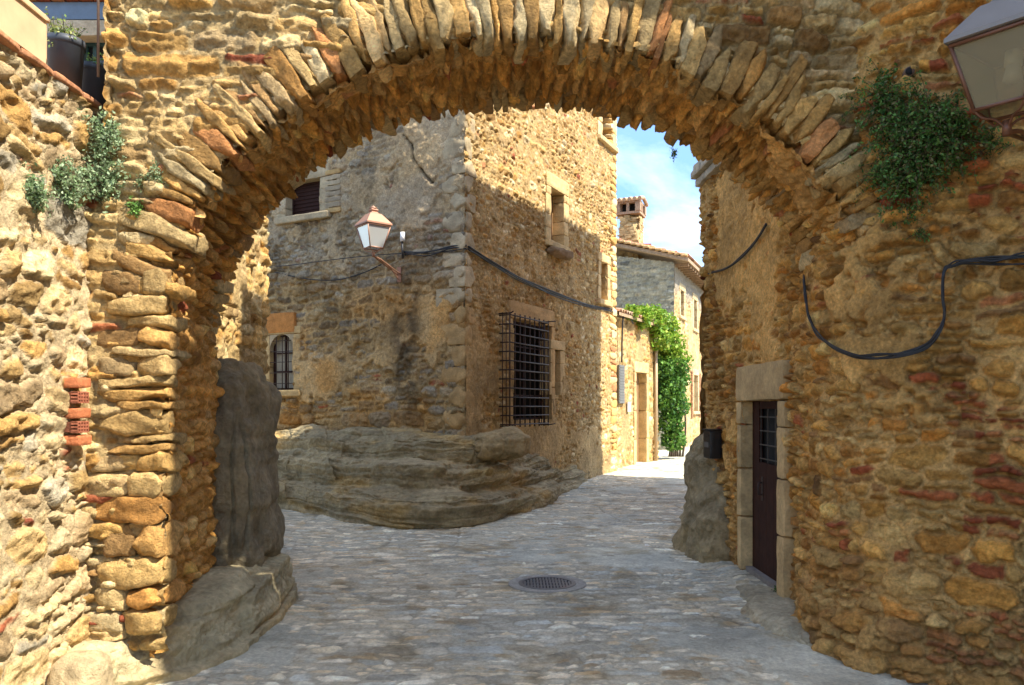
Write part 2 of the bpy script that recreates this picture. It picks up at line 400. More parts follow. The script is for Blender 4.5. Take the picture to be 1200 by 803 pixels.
def ground():
    xs = np.concatenate([np.arange(-7.5, -3.2, .06), np.arange(-3.2, 3.2, .0135), np.arange(3.2, 10, .06)])
    ys = [-2.0]
    while ys[-1] < 36:
        y = ys[-1]; ys.append(y+(.08 if y < 3.8 else (.0135 if y < 7.5 else .0135+.0042*(y-7.5))))
    ys = np.array(ys); X, Y = np.meshgrid(xs, ys)
    h, col = stone_field(X+7.5, Y+2.0, 18, 38.5, st_pave, 11, cover=pave_cover)
    tint = fbm2(X*.5, Y*.5, 3, 9)
    col = col*(1+.35*tint[..., None]*np.array([1.25, 1.0, .7]))
    ck = np.exp(-(n2(X*.9+3, Y*.9, 61)/.012)**2)*ss(.0, .2, n2(X*.4, Y*.4, 62)+.12); h = h-.012*ck; col = col*(1-.3*ck[..., None])
    dirt = ss(-.1, .3, fbm2(X*2.4, Y*2.4, 4, 64)-.25)[..., None]; col = col*(1-.35*dirt*np.array((.8, 1, 1.3)))
    dd = np.hypot(X-.35, Y-7.62)
    Z = gz(X, Y)+h+.05*ss(2.1, 2.35, X)*ss(5.2, 6, Y)*ss(10, 9, Y)
    Z = np.where(dd < .30, -.014, Z)
    A = Acc(); A.add(np.stack([X, Y, Z], -1).reshape(-1, 3), grid_quads(len(ys), len(xs)), col.reshape(-1, 3))
    o = A.build('street_paving', M_GR); tag(o, 'worn grey stone street paving', None, None, 'structure')
    B = Acc(); B.add([(-300, -300, -.12), (300, -300, -.12), (300, 300, -.12), (-300, 300, -.12)], [(0, 1, 2, 3)], (.2, .16, .1))
    tag(B.build('ground', M_ROCK), 'bare earth ground', None, None, 'structure')
ground()

# ------------------------------------------------------------------ STONE ARCH
YF = lambda X: 4.74+.12*(X+2.2)
FE = dict(cx=.20, a=2.32, zc=2.3, b=1.87); BE = dict(cx=.06, a=2.48, zc=2.25, b=1.99); YB = 6.3
arch = thing('stone_archway', 'broad rubble stone arch spanning the lane with a ring of upright wedge stones', 'archway', loc=(-2.3, 5.5, 0))
st_arch = dict(warm=(1.15, 1.02, .76), gap=.9, h=(.06, .13), ar=(1.4, 3.6), split=.3, bigrow=.22, joint=.005, bev=.013, relief=.05, warp=.07, wf=1.8, cut=.7, edge=.014, pal=CREAM+OCH, mort=(.48, .38, .23), red=.05, cover=-.78, ccol=(.50, .39, .23))
def arch_front():
    res = .0125
    xs = np.arange(-2.62, 2.55, res); zs = np.arange(.25, 5.3, res)
    X, Z = np.meshgrid(xs, zs)
    h, col = stone_field(X+2.7, Z, 5.4, 5.4, st_arch, 21, redmask=lambda U, V: .35*((U < .55) & (V > 3.2) & (V < 3.9)))
    Y = YF(X)-h
    e = ((X-FE['cx'])/(FE['a']+.02))**2+((Z-FE['zc'])/(FE['b']+.02))**2
    inside = ((e < 1) & (Z >= FE['zc'])) | ((Z < FE['zc']) & (np.abs(X-FE['cx']) < FE['a']+.02) & (X > -2.2))
    P = np.stack([X, Y, Z], -1); inside |= (X < -2.485) & (Z > 3.5)
    m = ~(inside[:-1, :-1] | inside[1:, 1:])
    q = grid_quads(len(zs), len(xs), m); v, q, c = compact(P.reshape(-1, 3), q, col.reshape(-1, 3))
    A = Acc(); A.add(v, q, c)
    # back face and top, coarse
    xs = np.arange(-2.62, 2.55, .05); zs = np.arange(.25, 5.3, .05); X, Z = np.meshgrid(xs, zs)
    h, col = stone_field(X+2.7, Z, 5.4, 5.4, st_arch, 22)
    e = ((X-BE['cx'])/(BE['a']+.03))**2+((Z-BE['zc'])/(BE['b']+.03))**2
    inside = ((e < 1) & (Z >= BE['zc'])) | ((Z < BE['zc']) & (np.abs(X-BE['cx']) < BE['a'])) | ((X < -2.48) & (Z > 3.5))
    m = ~(inside[:-1, :-1] | inside[1:, 1:])
    A.add(*[(a) for a in compact(np.stack([X, YB+h, Z], -1).reshape(-1, 3), grid_quads(len(zs), len(xs), m), col.reshape(-1, 3))])
    xs = np.arange(-2.49, 2.55, .06); ys = np.linspace(4.75, 6.36, 20); X, Y = np.meshgrid(xs, ys)
    A.add(np.stack([X, Y, 5.27+.05*n2(X*6, Y*6)], -1).reshape(-1, 3), grid_quads(len(ys), len(xs)), (.4, .32, .2))
    # left end of the upper wall, facing the terrace
    ys = np.linspace(4.66, 6.34, 80); zs = np.linspace(3.3, 5.29, 90); Y, Z = np.meshgrid(ys, zs)
    h, col = stone_field(Y, Z, 7, 6, st_arch, 24)
    A.add(np.stack([-2.475-h*.5, Y, Z], -1).reshape(-1, 3), grid_quads(90, 80), col.reshape(-1, 3))
    o = A.build('wall_face', M_ST, arch); BV['arch_front'] = (v, q)
arch_front()
def arch_pt(th, k):
    """th 0 right spring .. pi left spring, k 0 front .. 1 back"""
    cx = FE['cx']*(1-k)+BE['cx']*k; a = FE['a']*(1-k)+BE['a']*k; zc = FE['zc']*(1-k)+BE['zc']*k; b = FE['b']*(1-k)+BE['b']*k
    return cx+a*np.cos(th), zc+b*np.sin(th), np.cos(th)/a, np.sin(th)/b
st_intr = dict(h=(.065, .125), ar=(1.2, 3.2), split=.2, bigrow=.1, gap=.5, joint=.004, bev=.02, relief=.055, warp=.10, wf=1.6, cut=.7, edge=.012, pal=[(.66, .40, .14), (.58, .34, .11), (.70, .46, .2), (.5, .3, .1), (.62, .44, .22)], warm=(1.22, 1.03, .74), mort=(.60, .39, .16), red=.04, cover=-.72, ccol=(.62, .40, .17))
def intrados():
    res = .0125
    # the profile as arc length: up the left pier, over the arch, down to the right spring
    th = np.linspace(math.pi, .0, 700)
    down = np.linspace(.2, FE['zc'], 180)[:-1]
    kk = np.linspace(0, 1, int((YB-4.74)/res))
    rows = []
    for i, k in enumerate(kk):
        x, z, nx, nz = arch_pt(th, k); zc = z[0]
        zl = np.linspace(.2, zc, 180)[:-1]
        xl = x[0]-.09*(1-zl/zc)*(1-k)
        X = np.concatenate([xl, x]); Z = np.concatenate([zl, z]); l = np.hypot(nx, nz)
        NX = np.concatenate([np.full(179, -1.), nx/l]); NZ = np.concatenate([np.zeros(179), nz/l])
        rows.append((X, Z, NX, NZ))
    X = np.array([r[0] for r in rows]); Z = np.array([r[1] for r in rows]); NX = np.array([r[2] for r in rows]); NZ = np.array([r[3] for r in rows])
    arc = np.concatenate([[0], np.cumsum(np.hypot(np.diff(X[60]), np.diff(Z[60])))])
    Yg = np.repeat(kk[:, None], X.shape[1], 1); Yg = (1-Yg)*(YF(X)+.02)+Yg*YB
    U = Yg-4.5; V = np.repeat(arc[None], X.shape[0], 0)
    def cov(U, V):
        t = (V-2.1)/(arc[-1]-2.1)   # 0 left spring .. 1 right spring
        return .5*ss(.10, .25, t)*ss(1.75, .9, U+.9*n2(V*1.5, U*2, 4))*ss(.97, .85, t)-.35*ss(.78, .9, t)
    h, col = stone_field(U, V, 2.2, arc[-1], st_intr, 31, cover=cov)
    h = h*(.8+.6*ss(2.0, 2.6, V)) + .05*fbm2(U*1.2, V*1.2, 3, 8)
    P = np.stack([X-NX*h, Yg, Z-NZ*h], -1)
    A = Acc(); A.add(P.reshape(-1, 3), grid_quads(P.shape[0], P.shape[1]), col.reshape(-1, 3))
    A.build('underside', M_ST, arch); BV['underside'] = (P.reshape(-1, 3), grid_quads(P.shape[0], P.shape[1]))
intrados()
def ring(k, name, depth, rl, seed, t0, t1, thick, jag, pal):
    A = Acc(); rg = random.Random(seed); th = t0; i = 0
    while th > t1:
        x, z, nx, nz = arch_pt(th, k); l = math.hypot(nx, nz); nx /= l; nz /= l
        w = rg.uniform(*thick); sp = math.hypot(-math.sin(th)*(FE['a']), math.cos(th)*FE['b'])
        dth = w/sp; thm = th-dth/2; x, z, nx, nz = arch_pt(thm, k); l = math.hypot(nx, nz); nx /= l; nz /= l
        L = rg.uniform(*rl); y = (YF(x) if k == 0 else YB)
        an = math.atan2(nz, nx)+rg.uniform(-.07, .07)
        r = np.array([math.cos(an), 0, math.sin(an)]); t = np.array([-r[2], 0, r[0]]); yy = np.array([0, 1., 0])
        off = L/2-rg.uniform(*jag)
        D = rg.uniform(*depth); proud = rg.uniform(.025, .06)
        c = np.array([x, 0, z])+r*off; c[1] = y-proud+D/2 if k == 0 else y+proud-D/2
        pc = rg.choice(pal); f = rg.uniform(.72, 1.2)
        block(A, c, [t, yy, r], (w/2*1.12, D/2, L/2), seed=seed*100+i, n=9, rnd=.06, amp=.0128, col=tuple(v*f for v in pc), shear=.12, freq=17)
        th -= dth; i += 1
    A.build(name, M_ST, arch)
ring(0, 'voussoir_ring', (.25, .4), (.30, .50), 5, math.radians(176), math.radians(10), (.05, .115), (-.03, .05), OCH+[(.66, .42, .17), (.6, .36, .13), (.7, .5, .26), (.54, .3, .1), (.68, .56, .36), (.5, .24, .1)])
ring(1, 'back_voussoir_ring', (.3, .45), (.3, .4), 6, math.radians(178), math.radians(3), (.05, .12), (-.02, .06), OCH)
# stacked corner stones of the left pier
def pier():
    A = Acc(); rg = random.Random(3); z = .36; i = 0
    while z < 2.55:
        h = rg.choice((.055, .08, .12, .16)) if z > .95 else rg.uniform(.12, .22)
        w = rg.uniform(.24, .42); d = rg.uniform(.2, .42)
        x1 = -2.20+.03*rg.random()+.08*min(1, z/2.2)
        f = rg.uniform(.7, 1.15); pc = rg.choice(OCH[:6]+[(.62, .38, .15), (.56, .3, .1), (.66, .48, .24)])
        if h < .11 or rg.random() < .3:
            block(A, (x1-w/2, 4.68+d/2, z+h/2), np.eye(3), (w/2, d/2, h/2*1.02), seed=900+i, n=9, rnd=.25, amp=.022, col=tuple(v*f for v in pc), shear=.12)
        else:
            k = rg.uniform(.45, .7)*w
            block(A, (x1-k/2, 4.68+d/2, z+h/2), np.eye(3), (k/2, d/2, h/2*1.02), seed=900+i, n=9, rnd=.25, amp=.022, col=tuple(v*f for v in pc), shear=.15)
            w2 = w-k+.12; block(A, (x1-k-w2/2, 4.69+d/2, z+h/2), np.eye(3), (w2/2, d/2, h/2*1.0), seed=950+i, n=9, rnd=.3, amp=.022, col=tuple(v*f*.93 for v in rg.choice(OCH)), shear=.15)
        z += h*.985; i += 1
    A.build('pier_corner_stones', M_ST, arch)
pier()

# ------------------------------------------------------------------ TERRACE WALL (left)
terr = thing('terrace_wall', 'sunlit cream rubble wall along the left edge with a tiled top', 'wall', loc=(-2.6, 3, 0))
st_ter = dict(h=(.06, .19), ar=(.9, 2.3), split=.35, bigrow=.2, gap=.45, joint=.006, bev=.013, relief=.038, warp=.10, wf=2.6, cut=1.1, edge=.02, pal=CREAM+OCH[:3]+[(.52, .49, .42)], mort=(.64, .54, .38), red=.08, cover=-.36, ccol=(.64, .54, .38))
wall('wall_face', [(-2.62, .4), (-2.60, 3.4), (-2.585, 5.3)], 0, 3.62, .0125, st_ter, 51, M_ST, terr)
def coping():
    A = Acc(); y = .4; i = 0; rg = random.Random(8)
    while y < 5.3:
        l = rg.uniform(.22, .3); f = rg.uniform(.8, 1.15)
        block(A, (-2.78, y+l/2, 3.635+rg.uniform(-.004, .006)), np.eye(3), (.21, l/2-.004, .02), seed=i, n=5, rnd=.1, amp=.006, col=(.40*f, .2*f, .12*f)); y += l; i += 1
    A.build('tile_coping', M_TILE, terr)
    B = Acc(); pbox(B, (-4.4, 3.45, 3.56), np.eye(3), (1.62, 3.2, .04), (.3, .22, .15)); B.build('terrace_floor', M_DRESS, terr)
coping()
def bricks():
    F = Face((-2.585, 0), (0, 1))
    for i, (px, py) in enumerate([(92, 449), (92, 466), (92, 484), (92, 500), (93, 515)]):
        A = Acc(); s, z = F.pix(px, py); s -= .06+.015*(i % 2)
        hollow = i in (1, 3); w = .075 if not hollow else .055; hh = .030
        col = (.46, .17, .085) if i % 2 == 0 else (.38, .13, .07)
        if not hollow:
            fblock(A, F, s-w, s+w, -.1, .075, z-hh, z+hh, seed=i, n=6, rnd=.12, amp=.006, col=col)
        else:
            # open end of a hollow brick: a grid of webs
            fbox(A, F, s-w, s+w, -.1, .03, z-hh, z+hh, tuple(c*.5 for c in col))
            for k in range(5): t = s-w+k*2*w/4; fbox(A, F, t-.004, t+.004, .03, .072, z-hh, z+hh, col)
            for k in range(4): t = z-hh+k*2*hh/3; fbox(A, F, s-w-.004, s+w+.004, .031, .070, t-.004, t+.004, col)
        A.build('hollow_brick', M_RED, terr)
bricks()

# ------------------------------------------------------------------ RIGHT HOUSE (in shade, with the door)
rh = thing('stone_house', 'shaded ochre rubble house on the right with a narrow dark door and patched plaster', 'house', loc=(2.5, 7, 0))
PA = chaikin([(2.37, 9.55), (2.42, 8.6), (2.47, 7.6), (2.45, 6.8), (2.33, 6.1), (2.27, 5.5), (2.45, 5.12), (2.9, 4.75), (3.6, 4.3)], 2)
_, _, _, LA = resample(PA, .05)
PAa = np.array(PA)
def sA(px, py=None):
    """arc length along the right wall under pixel column px"""
    u = (px-600)/FPX
    for i in range(len(PAa)-1):
        a, b = PAa[i], PAa[i+1]; fa = a[0]-u*a[1]; fb = b[0]-u*b[1]
        if fa*fb <= 0 and abs(fa-fb) > 1e-9:
            t = fa/(fa-fb); p = a+(b-a)*t; return LA[i]+t*np.linalg.norm(b-a), p, EYE+(HOR-(py or 0))/FPX*p[1], (b-a)/np.linalg.norm(b-a)
s0, p0, _, dd0 = sA(875); s1, p1, _, _ = sA(918)
DOOR = (s0, s1, 0, EYE+(HOR-470)/FPX*7.8)
st_r = dict(warm=(1.36, 1.12, .70), gap=.9, gapd=.8, redh=.05, h=(.045, .15), ar=(.9, 2.6), split=.5, bigrow=.25, joint=.005, bev=.013, relief=.048, warp=.12, wf=2.0, cut=1.0, edge=.018, pal=WARM+OCH[:4], mort=(.52, .38, .21), red=.05, cover=-.30, ccol=(.54, .38, .19))
def red_r(U, V): return .75*ss(4.5, 5.2, U)*ss(.36, .6, n2(U*1.3+2, V*1.3, 6)+.5)+.06*ss(3.6, 4.2, U)
def cov_r(U, V):
    # smoother plaster near the far corner and along the arch haunch, none on the wing
    return .22*ss(3.2, 1.4, U)*ss(1.0, 2.2, V)-.25*ss(3.9, 4.4, U)*ss(2, 2.6, V)-.28*ss(4.6, 5.4, U)
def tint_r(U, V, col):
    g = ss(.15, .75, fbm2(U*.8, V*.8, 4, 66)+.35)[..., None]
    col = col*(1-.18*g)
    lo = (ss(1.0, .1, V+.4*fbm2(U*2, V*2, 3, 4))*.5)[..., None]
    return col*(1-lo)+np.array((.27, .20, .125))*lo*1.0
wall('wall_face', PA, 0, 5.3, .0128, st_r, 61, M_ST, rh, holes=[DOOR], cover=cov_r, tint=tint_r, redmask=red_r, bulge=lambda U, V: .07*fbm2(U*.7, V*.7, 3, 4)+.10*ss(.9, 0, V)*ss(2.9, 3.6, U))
RW = [k for k in BV if k.startswith('wall_face')][-1]
# unseen upper storeys and sides, skyline shaped to cast shadows; same masonry, coarser
def shadow_top(U, X, Y):  # out-of-view roofline, stepped so its shadows fall where wanted
    H = np.where(Y < 2.2, 8.9, 0)
    H = np.interp(Y, [1.85, 1.86, 2.5, 2.8, 3.0, 3.2, 3.6, 4.0, 4.15, 5.7, 5.8, 9.6], [8.3, 10.9, 10.9, 10.4, 9.8, 9.2, 8.4, 7.4, 6.2, 6.2, 10.8, 10.9])+0*U
    return H
wall('unseen_upper_wall', PA, 5.2, 11.2, .05, st_r, 62, M_FAR, rh, ztop=lambda U, X, Y: shadow_top(U, X, Y))
wall('unseen_shadow_wall', [(3.6, 4.3), (3.6, -4)], 0, 11.2, .06, st_r, 63, M_FAR, rh, ztop=lambda U, X, Y: shadow_top(U, X, Y))  # wall out of view, added to cast shadow over the lane
wall('rear_wall', [(5.95, 16.5), (2.37, 9.55)], 0, 11.6, .06, st_r, 64, M_FAR, rh)
wall('rear_wall', [(3.6, -4), (12, -4), (12, 13.5), (5.95, 16.5)], 0, 11.6, .1, dict(st_r, rs=.03), 65, M_FAR, rh, ztop=lambda U, X, Y: np.where(Y < 5.8, 6.5, 11.6))
A = Acc()
A.add([(2.2, 9.6, 10.9), (2.2, 5.8, 10.9), (12, 5.8, 11), (12, 13.5, 11.7), (5.95, 16.5, 11.6)], None, (.35, .2, .12), [(0, 1, 2), (0, 2, 3), (0, 3, 4)])
A.add([(3.55, -4, 8.3), (3.55, 1.85, 8.3), (12, 1.85, 8.3), (12, -4, 8.3), (3.55, 1.85, 10.9), (3.55, 2.5, 10.9), (12, 2.5, 10.9), (12, 1.85, 10.9), (3.55, 3.0, 9.75), (12, 3.0, 9.75), (3.55, 4.1, 7.2), (12, 4.1, 7.2), (3.55, 5.8, 6.2), (12, 5.8, 6.2), (2.3, 4.9, 6.2), (2.2, 5.8, 6.2), (2.3, 5.8, 6.1), (12, 5.8, 6.1), (12, 5.8, 11), (2.3, 5.8, 10.9)],
      [(0, 1, 2, 3), (4, 5, 6, 7), (5, 8, 9, 6), (8, 10, 11, 9), (10, 12, 13, 11), (1, 4, 7, 2), (16, 17, 18, 19)], (.35, .2, .12), [(14, 15, 12), (14, 12, 10)])
A.build('roof', M_TILE, rh, smooth=False)  # unseen roof planes follow the shadow-shaped skyline
# door, recess, frame
FD = Face(p0, p1-p0)
Ld = np.linalg.norm(p1-p0); zt = DOOR[3]
A = Acc(); rg = random.Random(4); SC = (.42, .33, .20)
def surround(A, F, s0, s1, z0, z1, w, proud=.03, depth=.3, lint=.28, sill=True, col=SC, seed=0, nb=4, lw=None):
    rg = random.Random(seed); zz = z0; i = 0; jw = lw or w
    while zz < z1-.01:
        h = min((z1-z0)/nb*rg.uniform(.7, 1.3), z1-zz)
        if z1-zz-h < .1: h = z1-zz
        f = rg.uniform(.85, 1.12); cc = tuple(c*f for c in col); e = rg.uniform(0, .07)
        fblock(A, F, s0-jw-e, s0, -depth, proud, zz, zz+h-.004, seed=seed*50+i, n=7, rnd=.06, amp=.008, col=cc)
        e = rg.uniform(0, .07); f = rg.uniform(.85, 1.12); cc = tuple(c*f for c in col)
        fblock(A, F, s1, s1+w+e, -depth, proud, zz, zz+h-.004, seed=seed*50+i+20, n=7, rnd=.06, amp=.008, col=cc); zz += h; i += 1
    f = rg.uniform(.9, 1.1)
    fblock(A, F, s0-jw-.04, s1+w+.04, -depth, proud+.008, z1+.003, z1+lint, seed=seed+70, n=9, rnd=.05, amp=.01, col=tuple(c*f for c in col))
    if sill: fblock(A, F, s0-jw-.05, s1+w+.05, -depth, proud+.06, z0-.13, z0-.003, seed=seed+71, n=9, rnd=.08, amp=.008, col=tuple(c*.95 for c in col))
surround(A, FD, 0, Ld, .05, zt, .17, proud=.065, depth=.22, lint=.36, sill=False, seed=2, nb=4, lw=.12, col=(.46, .36, .22))
A.build('door_surround', M_DRESS, rh)
A = Acc(); pbox(A, FD.w(Ld/2, -.16, .045), FD.axes(), (Ld/2+.02, .17, .055), (.22, .2, .18)); A.build('doorstep', M_DRESS, rh)
A = Acc()
npl = 5
for i in range(npl): fbox(A, FD, i*Ld/npl+.003, (i+1)*Ld/npl-.003, -.10, -.06, .1, zt-(.0 if i in (0, 4) else .62))
fbox(A, FD, 0, Ld, -.095, -.065, zt-.08, zt)
door = A.build('door', M_WOOD, rh, smooth=False)
A = Acc()
for k in range(4): t = Ld*(.2+.6*k/3); fbox(A, FD, t-.006, t+.006, -.085, -.075, zt-.62, zt-.08)
for k in range(4): z = zt-.58+k*.14; fbox(A, FD, Ld*.2, Ld*.8, -.076, -.066, z-.006, z+.006)
g = A.build('door_grille', mat_plain('steel_bars', (.09, .08, .07), .5, .5), door, smooth=False)
A = Acc(); tube(A, [FD.w(Ld*.3, -.055, 1.0), FD.w(Ld*.3, -.02, 1.0), FD.w(Ld*.3, -.02, .88), FD.w(Ld*.3, -.055, .88)], .01, 8); fbox(A, FD, Ld*.3-.025, Ld*.3+.025, -.06, -.054, .82, 1.06); A.build('door_handle', M_IRON, door)
A = Acc(); fbox(A, FD, 0, Ld, -.14, -.12, zt-.65, zt); A.build('door_shade_sheet', M_HOLE, door, smooth=False)  # opaque black sheet painted as the shade behind the grille
# cornice on the far corner, seen through the arch
A = Acc()
FC = Face((2.37, 9.55), (2.42-2.37, 8.6-9.55))
for k, (zz, o) in enumerate([(4.56, .07), (4.66, .13), (4.75, .09)]):
    for j in range(3): fblock(A, FC, -.12-.0+j*.42, -.12+(j+1)*.42-.006, -.2, o, zz-.045, zz+.045, seed=k*9+j, n=6, rnd=.1, amp=.01, col=(.42, .40, .36))
A.build('cornice', M_DRESS, rh)
# grey diagonal mortar fillet at the arch haunch on the far corner is part of the masonry tint

# ------------------------------------------------------------------ BIG HOUSE
Cn = np.array([-.8, 13.]); dR = np.array([.47, .883]); dR /= np.linalg.norm(dR); dL = np.array([-dR[1], dR[0]])
LL = 7.5; Lp = Cn+dL*LL; FL = Face(Lp, -dL); FR = Face(Cn, dR)
tR = FR.pix(722)[0]; Rp = Cn+dR*tR
bh = thing('stone_house', 'tall two storey stone house at the street corner, its upper right face in sun', 'house', loc=(Cn[0], Cn[1], 0))
st_bl = dict(gap=.7, h=(.09, .2), ar=(1.2, 3), split=.4, bigrow=.2, joint=.014, bev=.025, relief=.045, warp=.12, wf=1.6, cut=.9, edge=.02, pal=[(.40, .29, .15), (.36, .28, .18), (.42, .36, .27), (.33, .30, .26), (.44, .34, .2), (.30, .22, .13), (.38, .25, .11)], mort=(.48, .36, .20), red=.05, cover=-.26, ccol=(.50, .37, .205))
st_br = dict(h=(.07, .13), ar=(.8, 2.1), split=.25, bigrow=.1, joint=.009, bev=.022, relief=.036, warp=.12, wf=2.4, cut=1.1, edge=.016, pal=CREAM[:5]+OCH[:5], mort=(.50, .38, .21), red=.03, cover=-.5, ccol=(.48, .36, .2))
def rect(F, x0, x1, y0, y1, xr=None):
    """hole in wall-face coordinates from pixel edges (y at the middle column)"""
    a = F.pix(x0)[0]; b = F.pix(x1)[0]; m = (x0+x1)/2
    return (min(a, b), max(a, b), F.pix(m, y1)[1], F.pix(m, y0)[1])
W1 = rect(FL, 336, 376, 212, 252); W2 = rect(FL, 317, 345, 392, 457)
def cov_l(U, V):
    up = ss(2.2, 2.8, V)
    return .18*up-.42*ss(2.0, 1.5, V)-.2*ss(1, 0, np.abs(V-4.1)/.5)*ss(LL-2.5, LL-3, U)
def tint_l(U, V, col):
    X = U; cs = FL.pix(478)[0]
    st = ss(.42, .12, np.abs(U-cs+.12*n2(V*1.5, U, 3))*(1+.0*V))*ss(4.5, 4.0, V)*ss(1.2, 2.2, V)
    st = st*ss(-.25, .25, fbm2(U*4, V*4, 4, 12)+.12)
    col = col*(1-.68*st[..., None])+np.array((.05, .045, .04))*.68*st[..., None]
    g = ss(3.7, 4.6, V+.5*fbm2(U*1, V*1, 3, 8))*(.5+.5*ss(-.2, .3, fbm2(U*1.5, V*1.5, 4, 44)))
    gc = np.array((.40, .375, .33))*(1+.5*fbm2(U*3, V*3, 4, 45))[..., None]
    col = col*(1-.6*g[..., None])+gc*.6*g[..., None]
    dk = .5*ss(.22, .34, fbm2(U*3.1, V*3.1, 4, 46))*ss(2.6, 3.6, V)
    col = col*(1-.55*dk[..., None])
    o = ss(.1, .5, fbm2(U*1.1, V*1.3, 3, 47)+.15)*ss(4.3, 3.4, V)
    col = col*(1+o[..., None]*np.array((.12, -.06, -.30)))
    # the crack
    pts = [FL.pix(a, b) for a, b in [(474, 158), (484, 172), (485, 186), (495, 200), (507, 214)]]
    dd = np.full(U.shape, 9.)
    for (a, b), (c, d) in zip(pts[:-1], pts[1:]):
        vx, vy = c-a, d-b; t = np.clip(((U-a)*vx+(V-b)*vy)/(vx*vx+vy*vy), 0, 1); dd = np.minimum(dd, np.hypot(U-a-t*vx, V-b-t*vy))
    k = ss(.026, .006, dd+.01+.035*n2(U*14, V*14, 5))[..., None]
    return col*(1-.93*k)
def crack_b(U, V):
    pts = [FL.pix(a, b) for a, b in [(474, 158), (484, 172), (485, 186), (495, 200), (507, 214)]]
    dd = np.full(U.shape, 9.)
    for (a, b), (c, d) in zip(pts[:-1], pts[1:]):
        vx, vy = c-a, d-b; t = np.clip(((U-a)*vx+(V-b)*vy)/(vx*vx+vy*vy), 0, 1); dd = np.minimum(dd, np.hypot(U-a-t*vx, V-b-t*vy))
    return -.07*ss(.03, .006, dd+.035*n2(U*14, V*14, 5))+.05*fbm2(U*.8, V*.8, 3, 31)*ss(LL, LL-.4, U)
cs0 = FL.pix(300)[0]-.3
_, _, _, _ = resample([(0, 0), (1, 0)], .5)
wall('left_face', [tuple(Lp), tuple(Cn)], 0, 11, .0185, st_bl, 71, M_ST, bh, holes=[W1, W2], cover=cov_l, tint=tint_l, bulge=crack_b)
G1 = rect(FR, 601, 646, 378, 492); G2 = rect(FR, 646, 656, 410, 463); G3 = rect(FR, 645, 660, 224, 286); G4 = rect(FR, 705, 717, 120, 166); G5 = rect(FR, 703.5, 711, 308, 352)
SG1 = FR.pix(597)[0]
def cov_rr(U, V): return .75*ss(3.5, 2.9, V+.4*n2(U*1.4, V, 5))*ss(4.4, 3.4, U)-.0+.5*ss(1.6, 1.0, V)+.4*ss(.45, .1, np.abs(U-.25))*ss(5, 4, V)
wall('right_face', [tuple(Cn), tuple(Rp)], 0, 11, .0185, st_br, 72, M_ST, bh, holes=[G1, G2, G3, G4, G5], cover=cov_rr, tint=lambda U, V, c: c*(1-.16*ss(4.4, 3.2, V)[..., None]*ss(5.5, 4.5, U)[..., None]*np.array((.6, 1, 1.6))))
wall('rear_face', [tuple(Rp), tuple(Rp+dL*7.5), tuple(Lp)], 0, 11, .07, st_br, 73, M_FAR, bh)
# quoins
A = Acc(); rg = random.Random(15); z = 1.0; i = 0
while z < 10.9:
    h = rg.uniform(.24, .38); a, b = (rg.uniform(.45, .62), rg.uniform(.22, .3)) if i % 2 else (rg.uniform(.25, .34), rg.uniform(.3, .42))
    f = rg.uniform(.8, 1.1); col = (.42*f, .36*f, .27*f) if z > 3.4 else (.42*f, .29*f, .15*f)
    p = Cn+dL*(a/2-.035)-np.array([dR[1], -dR[0]])*0; c = Cn-FL.n*(-.035)*-1
    ctr = Cn+dL*(a/2)+dR*(b/2)+FL.n*.022+FR.n*.022
    ax = np.array([[dL[0], dL[1], 0], [dR[0], dR[1], 0], [0, 0, 1.]])
    block(A, (ctr[0], ctr[1], z+h/2), ax, (a/2, b/2, h/2-.004), seed=300+i, n=9, rnd=.07, amp=.016, col=col)
    z += h; i += 1
A.build('corner_quoins', M_DRESS, bh)
# far corner strip of rougher stones (sunlit pilaster)
A = Acc(); z = .2; i = 0
while z < 10.9:
    h = rg.uniform(.1, .24); a = rg.uniform(.25, .5); f = rg.uniform(.8, 1.12)
    ctr = Rp-dR*(a/2-.02)-FR.n*(.16-.028)
    pc = rg.choice(CREAM[:4]+OCH[:2]) if not (2.0 < z < 3.3 and i % 2) else (.5, .25, .13)
    block(A, (ctr[0], ctr[1], z+h/2), FR.axes(), (a/2, .16, h/2-.003), seed=500+i, n=6, rnd=.15, amp=.015, col=tuple(c*f for c in pc)); z += h; i += 1
A.build('corner_quoins', M_DRESS, bh)
A = Acc()   # roof over the tall house
for k, (a, b) in enumerate([(Lp, Cn), (Cn, Rp)]):
    pass
P4 = [Lp+FL.n*.35, Cn+FL.n*.35+FR.n*.35, Rp+FR.n*.35+dR*.3, Lp+dR*(tR+.3)]
ce = sum(P4)/4
A.add([(p[0], p[1], 11.0) for p in P4]+[(ce[0], ce[1], 12.8)], [(3, 2, 1, 0)], (.38, .2, .12), [(0, 1, 4), (1, 2, 4), (2, 3, 4), (3, 0, 4)])
A.build('roof', M_TILE, bh, smooth=False)

